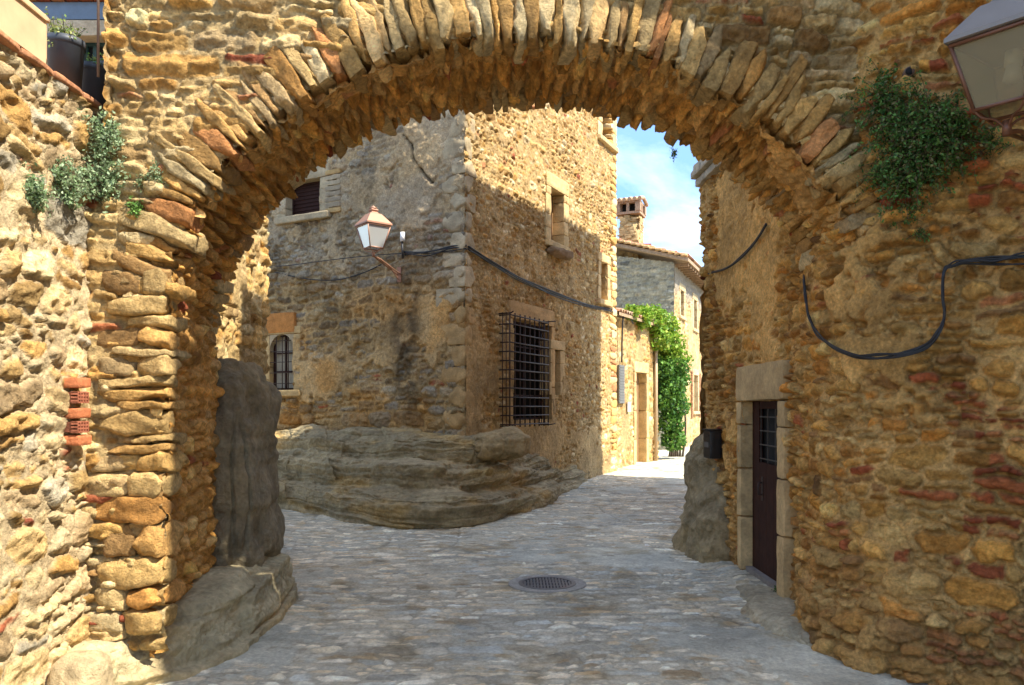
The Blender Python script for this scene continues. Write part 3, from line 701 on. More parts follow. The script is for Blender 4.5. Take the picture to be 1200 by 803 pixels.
def window(parent, F, r, w=.14, proud=.035, depth=.32, lint=.25, col=SC, seed=0, pane=M_GLASS, frame=M_WOOD, sill=True, n_mull=1, n_bar=1, nb=3, pn=-.22, label=None, sur=True, curtain=False, jl=None):
    s0, s1, z0, z1 = r
    if sur:
        A = Acc(); surround(A, F, s0, s1, z0, z1, w, proud, depth, lint, sill, col, seed, nb, jl); wo = A.build('window_surround', M_DRESS, parent)
    A = Acc(); t = .035
    fbox(A, F, s0, s0+t, pn, pn+.05, z0, z1); fbox(A, F, s1-t, s1, pn, pn+.05, z0, z1)
    fbox(A, F, s0+t, s1-t, pn+.001, pn+.049, z0, z0+t); fbox(A, F, s0+t, s1-t, pn+.001, pn+.049, z1-t, z1)
    for k in range(1, n_mull+1): c = s0+(s1-s0)*k/(n_mull+1); fbox(A, F, c-.015, c+.015, pn+.006, pn+.044, z0+t, z1-t)
    for k in range(1, n_bar+1): c = z0+(z1-z0)*k/(n_bar+1); fbox(A, F, s0+t, s1-t, pn+.009, pn+.041, c-.012, c+.012)
    fo = A.build('window', frame, parent, smooth=False)
    if curtain:
        A = Acc(); m = (s0+s1)/2; xs = np.linspace(s0+.04, s1-.04, 40); v = []
        for zz in (z0+.04, z1-.04):
            for x in xs: v.append(F.w(x, pn+.012+.008*math.sin(x*70), zz))
        A.add(v, [(k, k+1, k+41, k+40) for k in range(39)], (.3,)*3); A.build('curtain', M_CURT, fo)
    else:
        A = Acc(); fbox(A, F, s0, s1, pn+.018, pn+.024, z0, z1); A.build('pane', pane, fo, smooth=False)
    return fo
# left face: shuttered upper window, small arched window
window(bh, FL, W1, w=.2, lint=.25, seed=21, pane=M_WOOD, n_mull=0, n_bar=8, col=(.40, .34, .25), pn=-.2)
A = Acc(); a = FL.pix(380)[0]; b = FL.pix(398)[0]
for k in range(8): fblock(A, FL, a+.05, b+.05, -.1, .045, W1[2]+.06*k*1.7-.05, W1[2]+.06*k*1.7+.04, seed=700+k, n=5, rnd=.15, amp=.01, col=random.Random(k).choice([(.28, .24, .19), (.4, .28, .14), (.36, .31, .24)]))
A.build('slate_courses', M_DRESS, bh)
wn = window(bh, FL, W2, w=.16, proud=.03, lint=.14, seed=23, n_mull=1, n_bar=2, col=(.48, .36, .2), curtain=True, pn=-.13, depth=.2, jl=.16, sill=True)
A = Acc()   # arched head: two spandrel fillers
s0, s1, z0, z1 = W2; cx = (s0+s1)/2; rr = (s1-s0)/2
zs = z1-rr
for sg in (-1, 1):
    v = []; n = 12
    for k in range(n+1):
        th = math.pi/2*k/n; x = cx+sg*rr*math.cos(th); z = zs+rr*math.sin(th)
        for nn in (.02, -.19): v.append(F_ := FL.w(x, nn, z)); v.append(FL.w(x, nn, z1+.001))
    v = np.array(v); q = []
    for k in range(n):
        i = k*4; q += [(i, i+1, i+5, i+4), (i+2, i+6, i+7, i+3), (i, i+4, i+6, i+2)]
    A.add(v, q, (.46, .36, .22))
A.build('arched_head', M_DRESS, bh, smooth=False)
A = Acc()
for k in range(3): x = s0+(s1-s0)*(k+1)/4; tube(A, [FL.w(x, .0, z0), FL.w(x, .0, z1-.03)], .009, 6)
for k in range(5): z = z0+(z1-z0)*(k+.6)/5.2; tube(A, [FL.w(s0, .008, z), FL.w(s1, .008, z)], .008, 6)
A.build('window_grille', M_IRON, bh)
A = Acc(); a = FL.pix(312)[0]; b = FL.pix(347)[0]; zt_ = FL.pix(330, 367)[1]; zb_ = FL.pix(330, 390)[1]
fblock(A, FL, a, b, -.1, .055, zb_, zt_, seed=44, n=9, rnd=.06, amp=.01, col=(.48, .22, .07)); A.build('orange_lintel_block', M_DRESS, bh)
# right face
window(bh, FR, G3, w=.22, proud=.03, lint=.3, seed=31, n_mull=0, n_bar=0, col=(.56, .44, .26), pane=M_DOORB, frame=M_DOORB, pn=-.3, depth=.45)
A = Acc(); fblock(A, FR, G3[0]-.2, G3[1]+.1, -.02, .22, G3[2]-.3, G3[2]-.13, seed=9, n=7, rnd=.25, amp=.03, col=(.2, .14, .09)); A.build('window_ledge', M_DRESS, bh)
window(bh, FR, G4, w=.25, lint=.28, seed=33, n_mull=0, n_bar=1, col=(.58, .46, .28), pn=-.35, depth=.45)
window(bh, FR, G5, w=.16, lint=.2, seed=34, n_mull=0, n_bar=0, col=(.55, .42, .25), pn=-.3, depth=.4)
window(bh, FR, G1, w=.12, proud=.015, lint=.34, seed=35, pane=M_DARK, n_mull=1, n_bar=3, col=(.42, .28, .14), pn=-.25, depth=.35, sill=False)  # pane painted near-black for the unlit room behind
window(bh, FR, G2, w=.2, proud=.02, lint=.2, seed=36, pane=M_DARK, n_mull=0, n_bar=0, col=(.44, .32, .18), pn=-.25, depth=.35, sill=False, jl=.02)
A = Acc()   # cage grille
s0, s1 = FR.pix(598, n=.23)[0], FR.pix(643, n=.23)[0]; z0 = G1[2]-.12; z1 = G1[3]+.05; o = .22
for k in range(9):
    x = s0+(s1-s0)*k/8; tube(A, [FR.w(x, o, z0), FR.w(x, o, z1)], .015, 6)
nh = 13
for k in range(nh):
    z = z0+(z1-z0)*(k+.3)/(nh-.4)
    tube(A, [FR.w(s0, .0, z), FR.w(s0, o+.012, z), FR.w(s0+.001, o+.012, z), FR.w(s1, o+.012, z), FR.w(s1, 0, z)], .013, 6)
for x in (s0, s1):
    for nn in (.07, .145): tube(A, [FR.w(x, nn, z0), FR.w(x, nn, z1)], .009, 6)
for zz in (z0+.02, z1-.02):
    for x in (s0-.0, s1):
        tube(A, [FR.w(x, -.05, zz), FR.w(x, o+.02, zz), FR.w(x+(.12 if x == s1 else -.05), o+.1, zz+.02)], .013, 6)
A.build('cage_grille', M_IRON, bh)

# ------------------------------------------------------------------ house just behind the arch on the left
lh = thing('stone_house', 'sunlit stone wall end of a house just behind the left arch pier', 'house', loc=(-3.1, 8, 0))
st_lh = dict(st_arch); st_lh.update(h=(.1, .3), ar=(.8, 1.6), cover=-.25)
PL = [(-3.02, 6.3), (-3.02, 9.5), (-7, 11.4)]
wall('wall_face', PL, 0, 5.6, .02, st_lh, 81, M_ST, lh)
A = Acc(); A.add([(-2.8, 6.1, 5.6), (-2.8, 9.7, 5.6), (-7, 11.7, 5.6), (-7, 6.1, 6.6)], [(0, 1, 2, 3)], (.38, .2, .12)); A.build('roof', M_TILE, lh)
# ------------------------------------------------------------------ terrace house, top left
th_ = thing('terrace_house', 'house behind the terrace with brick lintel course and blue painted beam', 'house', loc=(-4.5, 6.6, 0))
FT = Face((-8, 6.7), (1, 0))
st_th = dict(st_arch); st_th.update(cover=.6, ccol=(.5, .42, .3))
T1 = rect(FT, 94, 132, 46, 95)
wall('wall_face', [(-8, 6.7), (-2.7, 6.7)], 3.0, 5.9, .03, st_th, 85, M_ST, th_, holes=[T1])
zz = lambda py: EYE+(HOR-py)/FPX*6.6
A = Acc(); fbox(A, FT, 2.6, 5.3, .02, .12, zz(24), zz(4)); A.build('blue_beam', M_BLUE, th_, smooth=False)
A = Acc(); rgb = random.Random(2)
for k in range(24): fblock(A, FT, 2.5+k*.12, 2.5+k*.12+.112, .02, .17, zz(3), zz(-8), seed=k, n=3, rnd=.08, amp=.004, col=rgb.choice(REDS))
A.build('brick_course', M_RED, th_)
A = Acc(); fblock(A, FT, 2.5, 5.3, .0, .14, zz(44), zz(26), seed=3, n=9, rnd=.04, amp=.006, col=(.5, .44, .36)); A.build('lintel', M_DRESS, th_)
window(th_, FT, T1, sur=False, n_mull=2, n_bar=0, pane=M_GLASS, frame=M_TEAL, pn=-.1)
# grey pipe on the arch's left end
dp = Acc(); tube(dp, [(-2.50, 4.64, 3.75), (-2.50, 4.64, 5.2)], .008, 10); o = dp.build('drain_pipe', M_PIPEG); tag(o, 'thin rusty vertical pipe at the arch wall end above the dark pots', 'pipe')

# ------------------------------------------------------------------ low house, back house
loh = thing('low_stone_house', 'low sunlit stone house with tiled eave beyond the tall corner house', 'house', loc=(Rp[0], Rp[1], 0))
FO = Face(Rp-FR.n*.12+dR*.0, dR); eL = FO.pix(770)[0]+.15
st_lo = dict(st_br); st_lo.update(h=(.09, .2), cover=-.25)
D1 = rect(FO, 745, 757, 437, 528); D1 = (D1[0], D1[1], .2, D1[3])
SH = rect(FO, 721, 729, 428, 473)
wall('wall_face', [tuple(FO.p), tuple(FO.p+FO.d*eL), tuple(FO.p+FO.d*eL-FO.n*4)], 0, 4.1, .028, st_lo, 91, M_ST, loh, holes=[D1])
A = Acc(); surround(A, FO, D1[0], D1[1], D1[2], D1[3], .16, .03, .3, .3, False, (.52, .4, .23), 5, 4); A.build('door_surround', M_DRESS, loh)
A = Acc(); fbox(A, FO, D1[0], D1[1], -.28, -.22, D1[2], D1[3]); A.build('door', M_DOORB, loh, smooth=False)
A = Acc()
fbox(A, FO, SH[0]+.1, SH[1], .02, .07, SH[2], SH[3])
for k in range(14): zc = SH[2]+(SH[3]-SH[2])*(k+.5)/14; fbox(A, FO, SH[0]+.13, SH[1]-.03, .07, .082, zc-.025, zc+.02)
A.build('shutter', M_GREYW, loh, smooth=False)
def tiles(A, F, s0, s1, z, run, slope, over=.25, rad=.085, rg=random.Random(6)):
    """barrel tiles running down a slope: face coordinates, from n=over (eave) back to n=-run"""
    n = int((s1-s0)/(rad*2.1)); L = run+over
    for i in range(n):
        s = s0+(i+.5)*(s1-s0)/n; f = rg.uniform(.7, 1.2); base = rg.choice([(.48, .30, .17), (.42, .22, .12), (.52, .38, .24)])
        k = int(L/.38)
        for j in range(k):
            n0 = over-j*L/k; n1 = over-(j+1)*L/k-.04; z0_ = z+(over-n0)*slope+.03*(1)+.012*rg.random(); z1_ = z+(over-n1)*slope-.0
            th = np.linspace(0, math.pi, 7); v = []
            for nn, zz_, r in ((n0, z0_, rad), (n1, z1_, rad*.8)):
                for t in th: v.append(F.w(s+r*math.cos(t), nn, zz_+r*math.sin(t)))
            for nn, zz_, r in ((n0, z0_, rad-.018), ):
                for t in th: v.append(F.w(s+r*math.cos(t), nn, zz_+r*math.sin(t)))
            q = [(a, a+1, a+8, a+7) for a in range(6)]+[(a, a+1, a+15, a+14) for a in range(6)]
            A.add(v, q, tuple(c*f*rg.uniform(.85, 1.1) for c in base))
A = Acc(); tiles(A, FO, 0.0, eL+.1, 4.16, 3.2, .28, .22)
v = [FO.w(-.0, .2, 4.1), FO.w(eL+.1, .2, 4.1), FO.w(eL+.1, -3.5, 5.1), FO.w(-.0, -3.5, 5.1), FO.w(-.0, .2, 4.18), FO.w(eL+.1, .2, 4.18), FO.w(eL+.1, -3.5, 5.18), FO.w(-.0, -3.5, 5.18)]
A.add(v, [(0, 1, 2, 3), (4, 5, 6, 7), (0, 1, 5, 4), (1, 2, 6, 5)], (.4, .28, .17)); A.build('roof', M_TILE, loh, smooth=False)
A = Acc(); s = FO.pix(766)[0]; tube(A, [FO.w(s, .07, .2), FO.w(s, .07, 3.9)], .05, 10); tube(A, [FO.w(s+.02, .07, 3.2), FO.w(s+.2, .07, 3.9), FO.w(s+.2, .1, 4.08)], .04, 10)
o = A.build('downpipe', M_PIPE); tag(o, 'cream downpipe on the low house between its door and the ivy', 'pipe')
A = Acc(); s, z = FO.pix(734.5, 477); fbox(A, FO, s-.12, s+.12, .055, .075, z-.13, z+.13); o = A.build('wall_plate', M_WHITE, None, smooth=False); tag(o, 'small blank white plate on the low house left of its door', 'plate')

K = np.array([.2111*28, 28.]); dK = np.array([.395, .919]); dK /= np.linalg.norm(dK); dKL = np.array([-dK[1], dK[0]])
bk = thing('stone_house', 'distant stone house with grey gable side, tiled roof and tall chimney', 'house', loc=(K[0], K[1], 0))
st_g = dict(warm=(.97, 1.0, .9), h=(.08, .16), ar=(1.2, 3), split=.3, joint=.02, bev=.04, relief=.05, warp=.1, wf=1.4, cut=.9, edge=.02, pal=GREYS, mort=(.42, .39, .32), red=.01, cover=-.5, rs=.02)
st_k = dict(st_br); st_k.update(h=(.12, .26), cover=.0, rs=.02, ccol=(.55, .42, .25))
GL = 8; HK = 7.0; FG = Face(K+dKL*GL, -dKL); FK = Face(K, dK)
gt = lambda U, X, Y: np.minimum(HK+.05+(GL-U)*.22, HK+.05+U*.22+0*.0+ (GL*.22 - GL*.22))+0*U + np.where(U < GL/2, 0, 0)
wall('gable_wall', [tuple(FG.p), tuple(K)], 0, HK+1.0, .04, st_g, 95, M_FAR, bk, ztop=lambda U, X, Y: HK+.05+np.minimum(GL-U, U)*.19)
K1 = rect(FK, 797, 801, 341, 371); K2 = rect(FK, 812.5, 816, 352, 386); K3 = rect(FK, 812.5, 817.5, 440, 482)
wall('street_wall', [tuple(K), tuple(K+dK*14)], 0, HK, .04, st_k, 96, M_FAR, bk, holes=[K1, K2, K3], tint=lambda U, V, c: c*(1-ss(5.6, 6.3, V)[..., None])+np.array((.35, .33, .3))*ss(5.6, 6.3, V)[..., None])
for i, r in enumerate((K1, K2, K3)):
    window(bk, FK, r, w=.22 if i < 2 else .2, lint=.25, seed=60+i, n_mull=0, n_bar=1, pn=-.2, col=(.55, .45, .3), frame=M_DOORB if i == 2 else M_WOOD)
for (a, b) in ((K3[0]-.62, K3[0]-.24), (K3[1]+.24, K3[1]+.62)):
    A = Acc(); rg = random.Random(3)
    for k in range(22):
        z = K3[2]-.25+k*.085; f = rg.uniform(.7, 1.1); fblock(A, FK, a, b, -.02, .05, z, z+.075, seed=k, n=2, rnd=.05, amp=.004, col=(.3*f, .17*f, .1*f))
    A.build('brick_panel', M_RED, bk)
A = Acc()
tiles(A, FK, -.25, 12, HK+.18, 3.6, .3, .55, .1)
v = []
for n_, z_ in ((.55, HK+.02), (-4, HK+1.3)):
    for s_ in (-.25, 13): v += [FK.w(s_, n_, z_), FK.w(s_, n_, z_+.12)]
A.add(v, [(0, 2, 6, 4), (1, 3, 7, 5), (0, 1, 3, 2), (0, 4, 5, 1)], (.38, .27, .17))
A.add([FK.w(-.25, -4, HK+1.42), FK.w(13, -4, HK+1.42), FK.w(13, -8.3, HK+.1), FK.w(-.25, -8.3, HK+.1)], [(0, 1, 2, 3)], (.38, .2, .12))
for k in range(34):   # tiles laid along the gable edge
    s = -k*.23+.4; r_ = random.Random(k); f = r_.uniform(.75, 1.2)
    if s < -3.9: break
    block(A, FK.w(-.16, s, HK+.2+(.4-s)*.3+.04), FK.axes(), (.15, .125, .045), seed=k, n=4, rnd=.5, amp=.01, col=(.55*f, .38*f, .22*f))
for k in range(26): s = .1+k*.48; fbox(A, FK, s, s+.1, -.1, .5, HK-.1, HK+.015, (.3, .2, .12))
A.build('roof', M_TILE, bk, smooth=False)
# chimney
Yc = 29.8; xc = (739-600)/FPX*Yc; zt_ = EYE+(HOR-254)/FPX*Yc; w = .40
A = Acc(); FH = Face((xc, Yc), -dKL); 
CH = Face((xc, Yc), -dKL)
fblock(A, CH, -w, w, -w, w, 7.2, zt_, seed=4, n=26, rnd=.03, amp=.02, col=(.44, .34, .2), freq=7)
for k in range(150):
    r_ = random.Random(k); side = k % 2; zz_ = r_.uniform(7.6, zt_-.06); t = r_.uniform(-w+.08, w-.1); a = r_.uniform(.06, .14); h = r_.uniform(.03, .07); f = r_.uniform(.6, 1.2)
    if side: fblock(A, CH, t-a, t+a, w-.02, w+.035, zz_-h, zz_+h, seed=k, n=4, rnd=.3, amp=.01, col=(.5*f, .38*f, .22*f))
    else: fblock(A, CH, w-.02, w+.035, t-a, t+a, zz_-h, zz_+h, seed=k, n=4, rnd=.3, amp=.01, col=(.5*f, .38*f, .22*f))
ch = A.build('chimney', M_DRESS, bk)
A = Acc(); bc = (.42, .27, .17)
fbox(A, CH, -w-.08, w+.08, -w-.08, w+.08, zt_, zt_+.09, bc)
for a in (-1, 1):
    for b in (-1, 1): fbox(A, CH, a*w-.10, a*w+.10, b*w-.10, b*w+.10, zt_+.09, zt_+.42, bc)
for a in (-1, 1):
    fbox(A, CH, -.05, .05, a*w-.06, a*w+.06, zt_+.09, zt_+.42, bc); fbox(A, CH, a*w-.06, a*w+.06, -.05, .05, zt_+.09, zt_+.42, bc)
fbox(A, CH, -w-.06, w+.06, -w-.06, w+.06, zt_+.42, zt_+.50, bc)
fbox(A, CH, -w+.15, w-.15, -w+.15, w-.15, zt_+.05, zt_+.43, (.02, .015, .01))
for k in range(6):
    s = -w-.1+k*(2*w+.2)/5
    for j in (-1, 1):
        p = [CH.w(s, 0, zt_+.68), CH.w(s, j*(w+.2), zt_+.53)]; tube(A, p, .075, 8, (.5, .33, .2))
A.build('chimney_cap', M_TILE, ch, smooth=False)
# low house chimney stump (red) behind the gable edge
A = Acc(); pbox(A, ((758-600)/FPX*31, 31, 8.15), np.eye(3), (.16, .16, .2), (.45, .18, .13)); A.build('ridge_pot', M_TILE, bk, smooth=False)

# ------------------------------------------------------------------ ROCKS
def loft_rock(name, outer, inner, hts, prof, seed, label, cat, cols, amp=.1, n=420, m=150, strata=14, zb=-.1, group=None, sa=.05, blk=.0):
    """outer/inner: paths; hts: height at inner along s; prof: list of (t across, z fraction)"""
    def samp(P, k):
        s, x, y, L = resample(P, .01); t = np.linspace(0, s[-1], k); return np.interp(t, s, x), np.interp(t, s, y)
    ox, oy = samp(chaikin(outer, 3), n); ix, iy = samp(inner, n); H = np.interp(np.linspace(0, 1, n), np.linspace(0, 1, len(hts)), hts)
    pt = np.array(prof); tt = np.linspace(0, 1, m); a = np.concatenate([[0], np.cumsum(np.hypot(np.diff(pt[:, 0]*1.6), np.diff(pt[:, 1])))]); a /= a[-1]
    g = np.interp(tt, a, pt[:, 0]); f = np.interp(tt, a, pt[:, 1])
    g = np.convolve(np.pad(g, 3, 'edge'), np.ones(7)/7, 'valid'); f = np.convolve(np.pad(f, 3, 'edge'), np.ones(7)/7, 'valid')
    S = np.repeat(np.linspace(0, 1, n)[None], m, 0); T = np.repeat(tt[:, None], n, 1)
    T2 = np.clip(T+.05*fbm2(S*9, T*3, 3, seed), 0, 1)
    G = np.interp(T2, tt, g); Fz = np.interp(T2, tt, f)
    X = ox[None]*(1-G)+ix[None]*G; Y = oy[None]*(1-G)+iy[None]*G; Z = zb+(H[None]-zb)*Fz
    Lr = np.hypot(ox-ix, oy-iy)[None]
    # normal guess: towards outer and up
    dx = (ox-ix)[None]/(Lr+1e-6); dy = (oy-iy)[None]/(Lr+1e-6)
    zs = Z+.10*fbm2(X*.7, Y*.7, 3, seed+3)
    zs = zs+.06*X*.6
    a_ = n2(zs*strata, X*.35+Y*.2, seed+5); b_ = n2(zs*strata*2.9, X*.6+Y*.3, seed+6)
    stv = .55*np.tanh(5*a_)+.35*np.tanh(5*b_)-.5*np.exp(-(a_/.045)**2)-.25*np.exp(-(b_/.05)**2)
    big = fbm3(X*1.3, Y*1.3, Z*2.2, 5, seed+9)
    d = sa*stv+amp*big+.02*fbm3(X*14, Y*14, Z*30, 3, seed+14)+.55*amp*(np.abs(fbm3(X*1.7, Y*1.7, Z*3.5, 4, seed+41))-.2)+.2*amp*np.abs(fbm3(X*6, Y*6, Z*11, 3, seed+42))
    if blk:
        Sx = S*np.hypot(np.diff(ox), np.diff(oy)).sum(); zw = zs*strata*.55+.35*fbm2(Sx*.8, Z*1.5, 3, seed+50)
        Li = np.floor(zw); o_ = _h(Li, Li*0, Li*0, seed+51); bs = Sx*(.35+.55*o_)+o_*9+.35*fbm2(Sx*2, Z*3, 3, seed+52); Bi = np.floor(bs); hv = _h(Li, Bi, Li*0, seed+53)
        fzw = zw-Li; fbs = bs-Bi
        d = d+blk*(hv-.5)*2*ss(0, .10, fzw)*ss(1, .93, fzw)*ss(0, .05, fbs)*ss(1, .95, fbs)+blk*.5*(fzw-.5)*(hv-.3)
    X = X+dx*d; Y = Y+dy*d; Z = Z+.55*d*ss(.0, .2, T)
    col = np.array(cols[0])*(1+.5*fbm3(X*2, Y*2, Z*9, 4, seed+20))[..., None]
    k = ss(.0, .35, fbm3(X*1.1, Y*1.1, Z*4, 4, seed+21))[..., None]; col = col*(1-k)+np.array(cols[1])*k*(1+.4*fbm3(X*5, Y*5, Z*22, 3, 5))[..., None]
    lt = (.5*ss(.1, .45, n2(zs*strata*4, X*1.2+Y, seed+31)*1.3+.4*fbm2(X, zs*8, 3, seed+32)))[..., None]
    col = col*(1-lt)+np.array((.55, .47, .34))*lt
    col = col*np.array((1.04, .97, .78))
    A = Acc(); A.add(np.stack([X, Y, Z], -1).reshape(-1, 3), grid_quads(m, n), np.clip(col, .02, .8).reshape(-1, 3))
    o = A.build(name, M_ROCK); tag(o, label, cat, group); BV[o.name] = (np.stack([X, Y, Z], -1).reshape(-1, 3), grid_quads(m, n)); return o
G_ = lambda px, py: ((px-600)/FPX*(EYE*FPX/(py-HOR)), EYE*FPX/(py-HOR))
outer = [(-7.5, 14.2), (-5.8, 13.9), (-4.4, 13.5), G_(345, 598), G_(400, 611), G_(450, 617), G_(500, 620), G_(545, 619), G_(590, 611), G_(630, 596), G_(665, 580), G_(690, 566), (2.0, 17.9)]
inn = [tuple(Lp+FL.n*-.1), tuple(FL.p+FL.d*(LL-3)+FL.n*-.1), tuple(Cn-dR*.0), tuple(Cn+dR*2.5-FR.n*.1), tuple(Cn+dR*5.2-FR.n*.1)]
loft_rock('rock_outcrop', outer, inn, [1.25, 1.3, 1.34, 1.36, 1.34, 1.25, .95, .6, .3],
          [(0, 0), (.03, .26), (.12, .36), (.34, .42), (.38, .62), (.60, .68), (.64, .88), (.78, .97), (1, 1)], 3,
          'long layered grey rock shelf under the corner house', 'rock', [(.34, .29, .20), (.44, .32, .16)], amp=.20, strata=7, sa=.06, n=800, m=300, blk=.085)
# small boulders where the shelf meets the corner
def boulder(name, c, r, seed, label, cat, col, amp=.12, n=44, sq=3.0, group=None, mat=M_ROCK, freq=2.2, ax=None, top=None):
    v, q = unit_cube(n); l = (np.abs(v)**sq).sum(1)**(1/sq); v = v/l[:, None]; r = np.array(r)
    w = v*r
    if top: w = top(w, r)
    P = np.array(c)+w
    d = amp*fbm3(P[:, 0]*freq+seed, P[:, 1]*freq, P[:, 2]*freq, 5, seed)+.25*amp*n2(P[:, 2]*16, P[:, 0]*1.5, seed+2)
    d = d+.5*amp*(np.abs(fbm3(P[:, 0]*3, P[:, 1]*3, P[:, 2]*2, 4, seed+41))-.2); fz = n2(P[:, 0]*5+P[:, 1]*4, P[:, 2]*.9, seed+7); d = d-.35*amp*np.exp(-(fz/.05)**2)+.3*amp*fbm3(P[:, 0]*9, P[:, 1]*9, P[:, 2]*7, 3, seed+8)
    P = P+v*d[:, None]
    cc = np.array(col)*(1+.5*fbm3(P[:, 0]*3, P[:, 1]*3, P[:, 2]*7, 4, seed+4))[:, None]
    tn = (.55*ss(.05, .5, fbm3(P[:, 0]*1.6, P[:, 1]*1.6, P[:, 2]*1.1, 4, seed+9)))[:, None]; cc = (cc*(1-tn)+np.array((.42, .33, .19))*tn)*np.array((1.03, .97, .82))
    A = Acc(); A.add(P, q, np.clip(cc, .02, .8)); o = A.build(name, mat)
    if label: tag(o, label, cat, group)
    BV[o.name] = (P, q); return o
def taper(k, lean=0, back=0):
    def f(w, r):
        t = (w[:, 2]/r[2]+1)/2; s = 1-k*t**1.6; w = w.copy(); w[:, 0] *= s; w[:, 1] *= s; w[:, 0] += lean*t; w[:, 1] += back*t; return w
    return f
boulder('boulder', (-.2, 12.95, 1.12), (.5, .45, .26), 4, 'rounded boulder at the foot of the house corner on the rock shelf', 'boulder', (.36, .27, .15), n=34)
if 0: boulder('boulder', (.72, 14.2, .35), (.42, .8, .42), 6, 'low dark boulder under the iron caged window', 'boulder', (.27, .23, .17), n=40)
if 0: boulder('boulder', (1.62, 16.3, .12), (.28, 1.0, .34), 8, 'small boulder at the wall foot farthest up the street', 'boulder', (.22, .20, .17), n=30)
boulder('standing_rock', (-2.42, 6.78, 1.1), (.31, .6, 1.12), 12, 'tall smooth dark grey rock standing behind the left arch pier', 'rock', (.25, .215, .155), amp=.12, n=70, sq=3.6, freq=1.7, top=taper(.12, -.06))
loft_rock('rock_ledge', [(-2.66, 4.25), (-2.42, 4.42), (-2.20, 4.85), (-1.93, 5.5), (-1.88, 6.1), (-1.93, 6.7), (-2.0, 7.2), (-2.35, 7.5)], [(-2.85, 4.5), (-2.8, 4.9), (-2.7, 6), (-2.7, 7.2)],
          [.30, .36, .40, .43, .47, .5, .48, .3], [(0, 0), (.06, .45), (.16, .82), (.35, .95), (1, 1)], 17, 'pale worn rock ledge under the left arch pier', 'rock', [(.50, .45, .33), (.56, .46, .30)], amp=.10, n=420, m=150, strata=6, sa=.015, blk=.04)
boulder('stone_block', (-2.44, 4.34, .12), (.15, .14, .24), 21, 'sunlit pale guard stone at the foot of the terrace wall', 'stone', (.52, .42, .28), n=30, amp=.05)
boulder('rock_buttress', (2.48, 9.3, .8), (.50, .9, 1.45), 31, 'grey weathered rock buttress bulging from the right house corner', 'rock', (.32, .27, .18), amp=.18, n=90, sq=2.6, freq=1.8, top=taper(.85, .16, .1))
for i, (px, py, r, lab) in enumerate([(943, 757, (.07, .06, .05), 'small cobble wedged against the right wall, nearest the camera'), (926, 733, (.09, .07, .05), 'small cobble behind the long low kerb ledge')]):
    x, y = G_(px, py); boulder('kerb_stone', (x+.05, y, .05), r, 40+i, lab, 'stone', (.40, .37, .31), n=16, amp=.05, group='loose stones along the right wall')
loft_rock('kerb_ledge', [(2.14, 5.5), (2.04, 5.8), (1.93, 6.2), (1.92, 6.6), (2.05, 6.9), (2.1, 7.3), (2.2, 7.6)], [(2.4, 5.5), (2.45, 6.2), (2.5, 7.0), (2.5, 7.6)], [.05, .10, .11, .09, .04], [(0, 0), (.12, .8), (.3, 1), (1, 1)], 23, 'low worn stone kerb along the foot of the right wall before the door', 'kerb', [(.44, .42, .36), (.5, .44, .34)], amp=.05, n=220, m=70, strata=5, sa=.01, zb=-.03, blk=.03)

# ------------------------------------------------------------------ MANHOLE
mh = thing('manhole_cover', 'round slotted iron drain cover set in the paving', 'drain cover', loc=(.35, 7.62, 0))
def annulus(A, c, r0, r1, z0, z1, seg=64, col=(.1, .1, .1)):
    th = np.linspace(0, 2*math.pi, seg, endpoint=False); v = []
    for r, z in ((r0, z0), (r0, z1), (r1, z1), (r1, z0)): v += [(c[0]+r*math.cos(t), c[1]+r*math.sin(t), z) for t in th]
    q = []
    for k in range(3):
        for i in range(seg): j = (i+1) % seg; q.append((k*seg+i, k*seg+j, (k+1)*seg+j, (k+1)*seg+i))
    A.add(v, q, col)
A = Acc(); annulus(A, (.35, 7.62), .24, .285, -.02, .016); A.build('frame', M_GRATE, mh, smooth=False)
A = Acc(); annulus(A, (.35, 7.62), .286, .385, -.02, .012, col=(.34, .33, .29)); A.build('concrete_collar', M_GR, mh, smooth=False)
A = Acc()
for k in range(-7, 8):
    x = k*.0315; l = math.sqrt(max(.237**2-x*x, .001)); pbox(A, (.35+x, 7.62, 0), np.eye(3), (.0095, l, .013), (.1,)*3)
for y in (-.12, 0, .12): pbox(A, (.35, 7.62+y, .001), np.eye(3), (math.sqrt(.237**2-y*y), .012, .0125), (.1,)*3)
A.build('grate', M_GRATE, mh, smooth=False)
A = Acc(); th = np.linspace(0, 2*math.pi, 48, endpoint=False); A.add([(.35+.25*math.cos(t), 7.62+.25*math.sin(t), -.008) for t in th]+[(.35, 7.62, -.008)], None, (.01,)*3, [(48, i, (i+1) % 48) for i in range(48)]); A.build('shaft_shade_disc', M_HOLE, mh)  # flat black disc under the grate, painted as the shaft's shade

# ------------------------------------------------------------------ MAILBOX
s, p, z, d = sA(844, 520); FM = Face(p, d)
mb = thing('mailbox', 'black metal letter box on the wall left of the dark door', 'mailbox', loc=(p[0], p[1], z))
A = Acc(); fblock(A, FM, -.13, .13, .02, .16, z-.17, z+.15, n=6, rnd=.04, amp=0); A.build('box', M_BOX, mb)
A = Acc(); fblock(A, FM, -.134, .134, .02, .172, z+.15, z+.17, n=6, rnd=.03, amp=0); fbox(A, FM, -.09, .09, .16, .166, z+.09, z+.10); A.build('lid', M_BOX, mb)
A = Acc(); fbox(A, FM, -.08, .08, .161, .165, z-.04, z+.02); A.build('name_slot', mat_plain('dull_steel', (.2, .2, .2), .4, .8), mb)

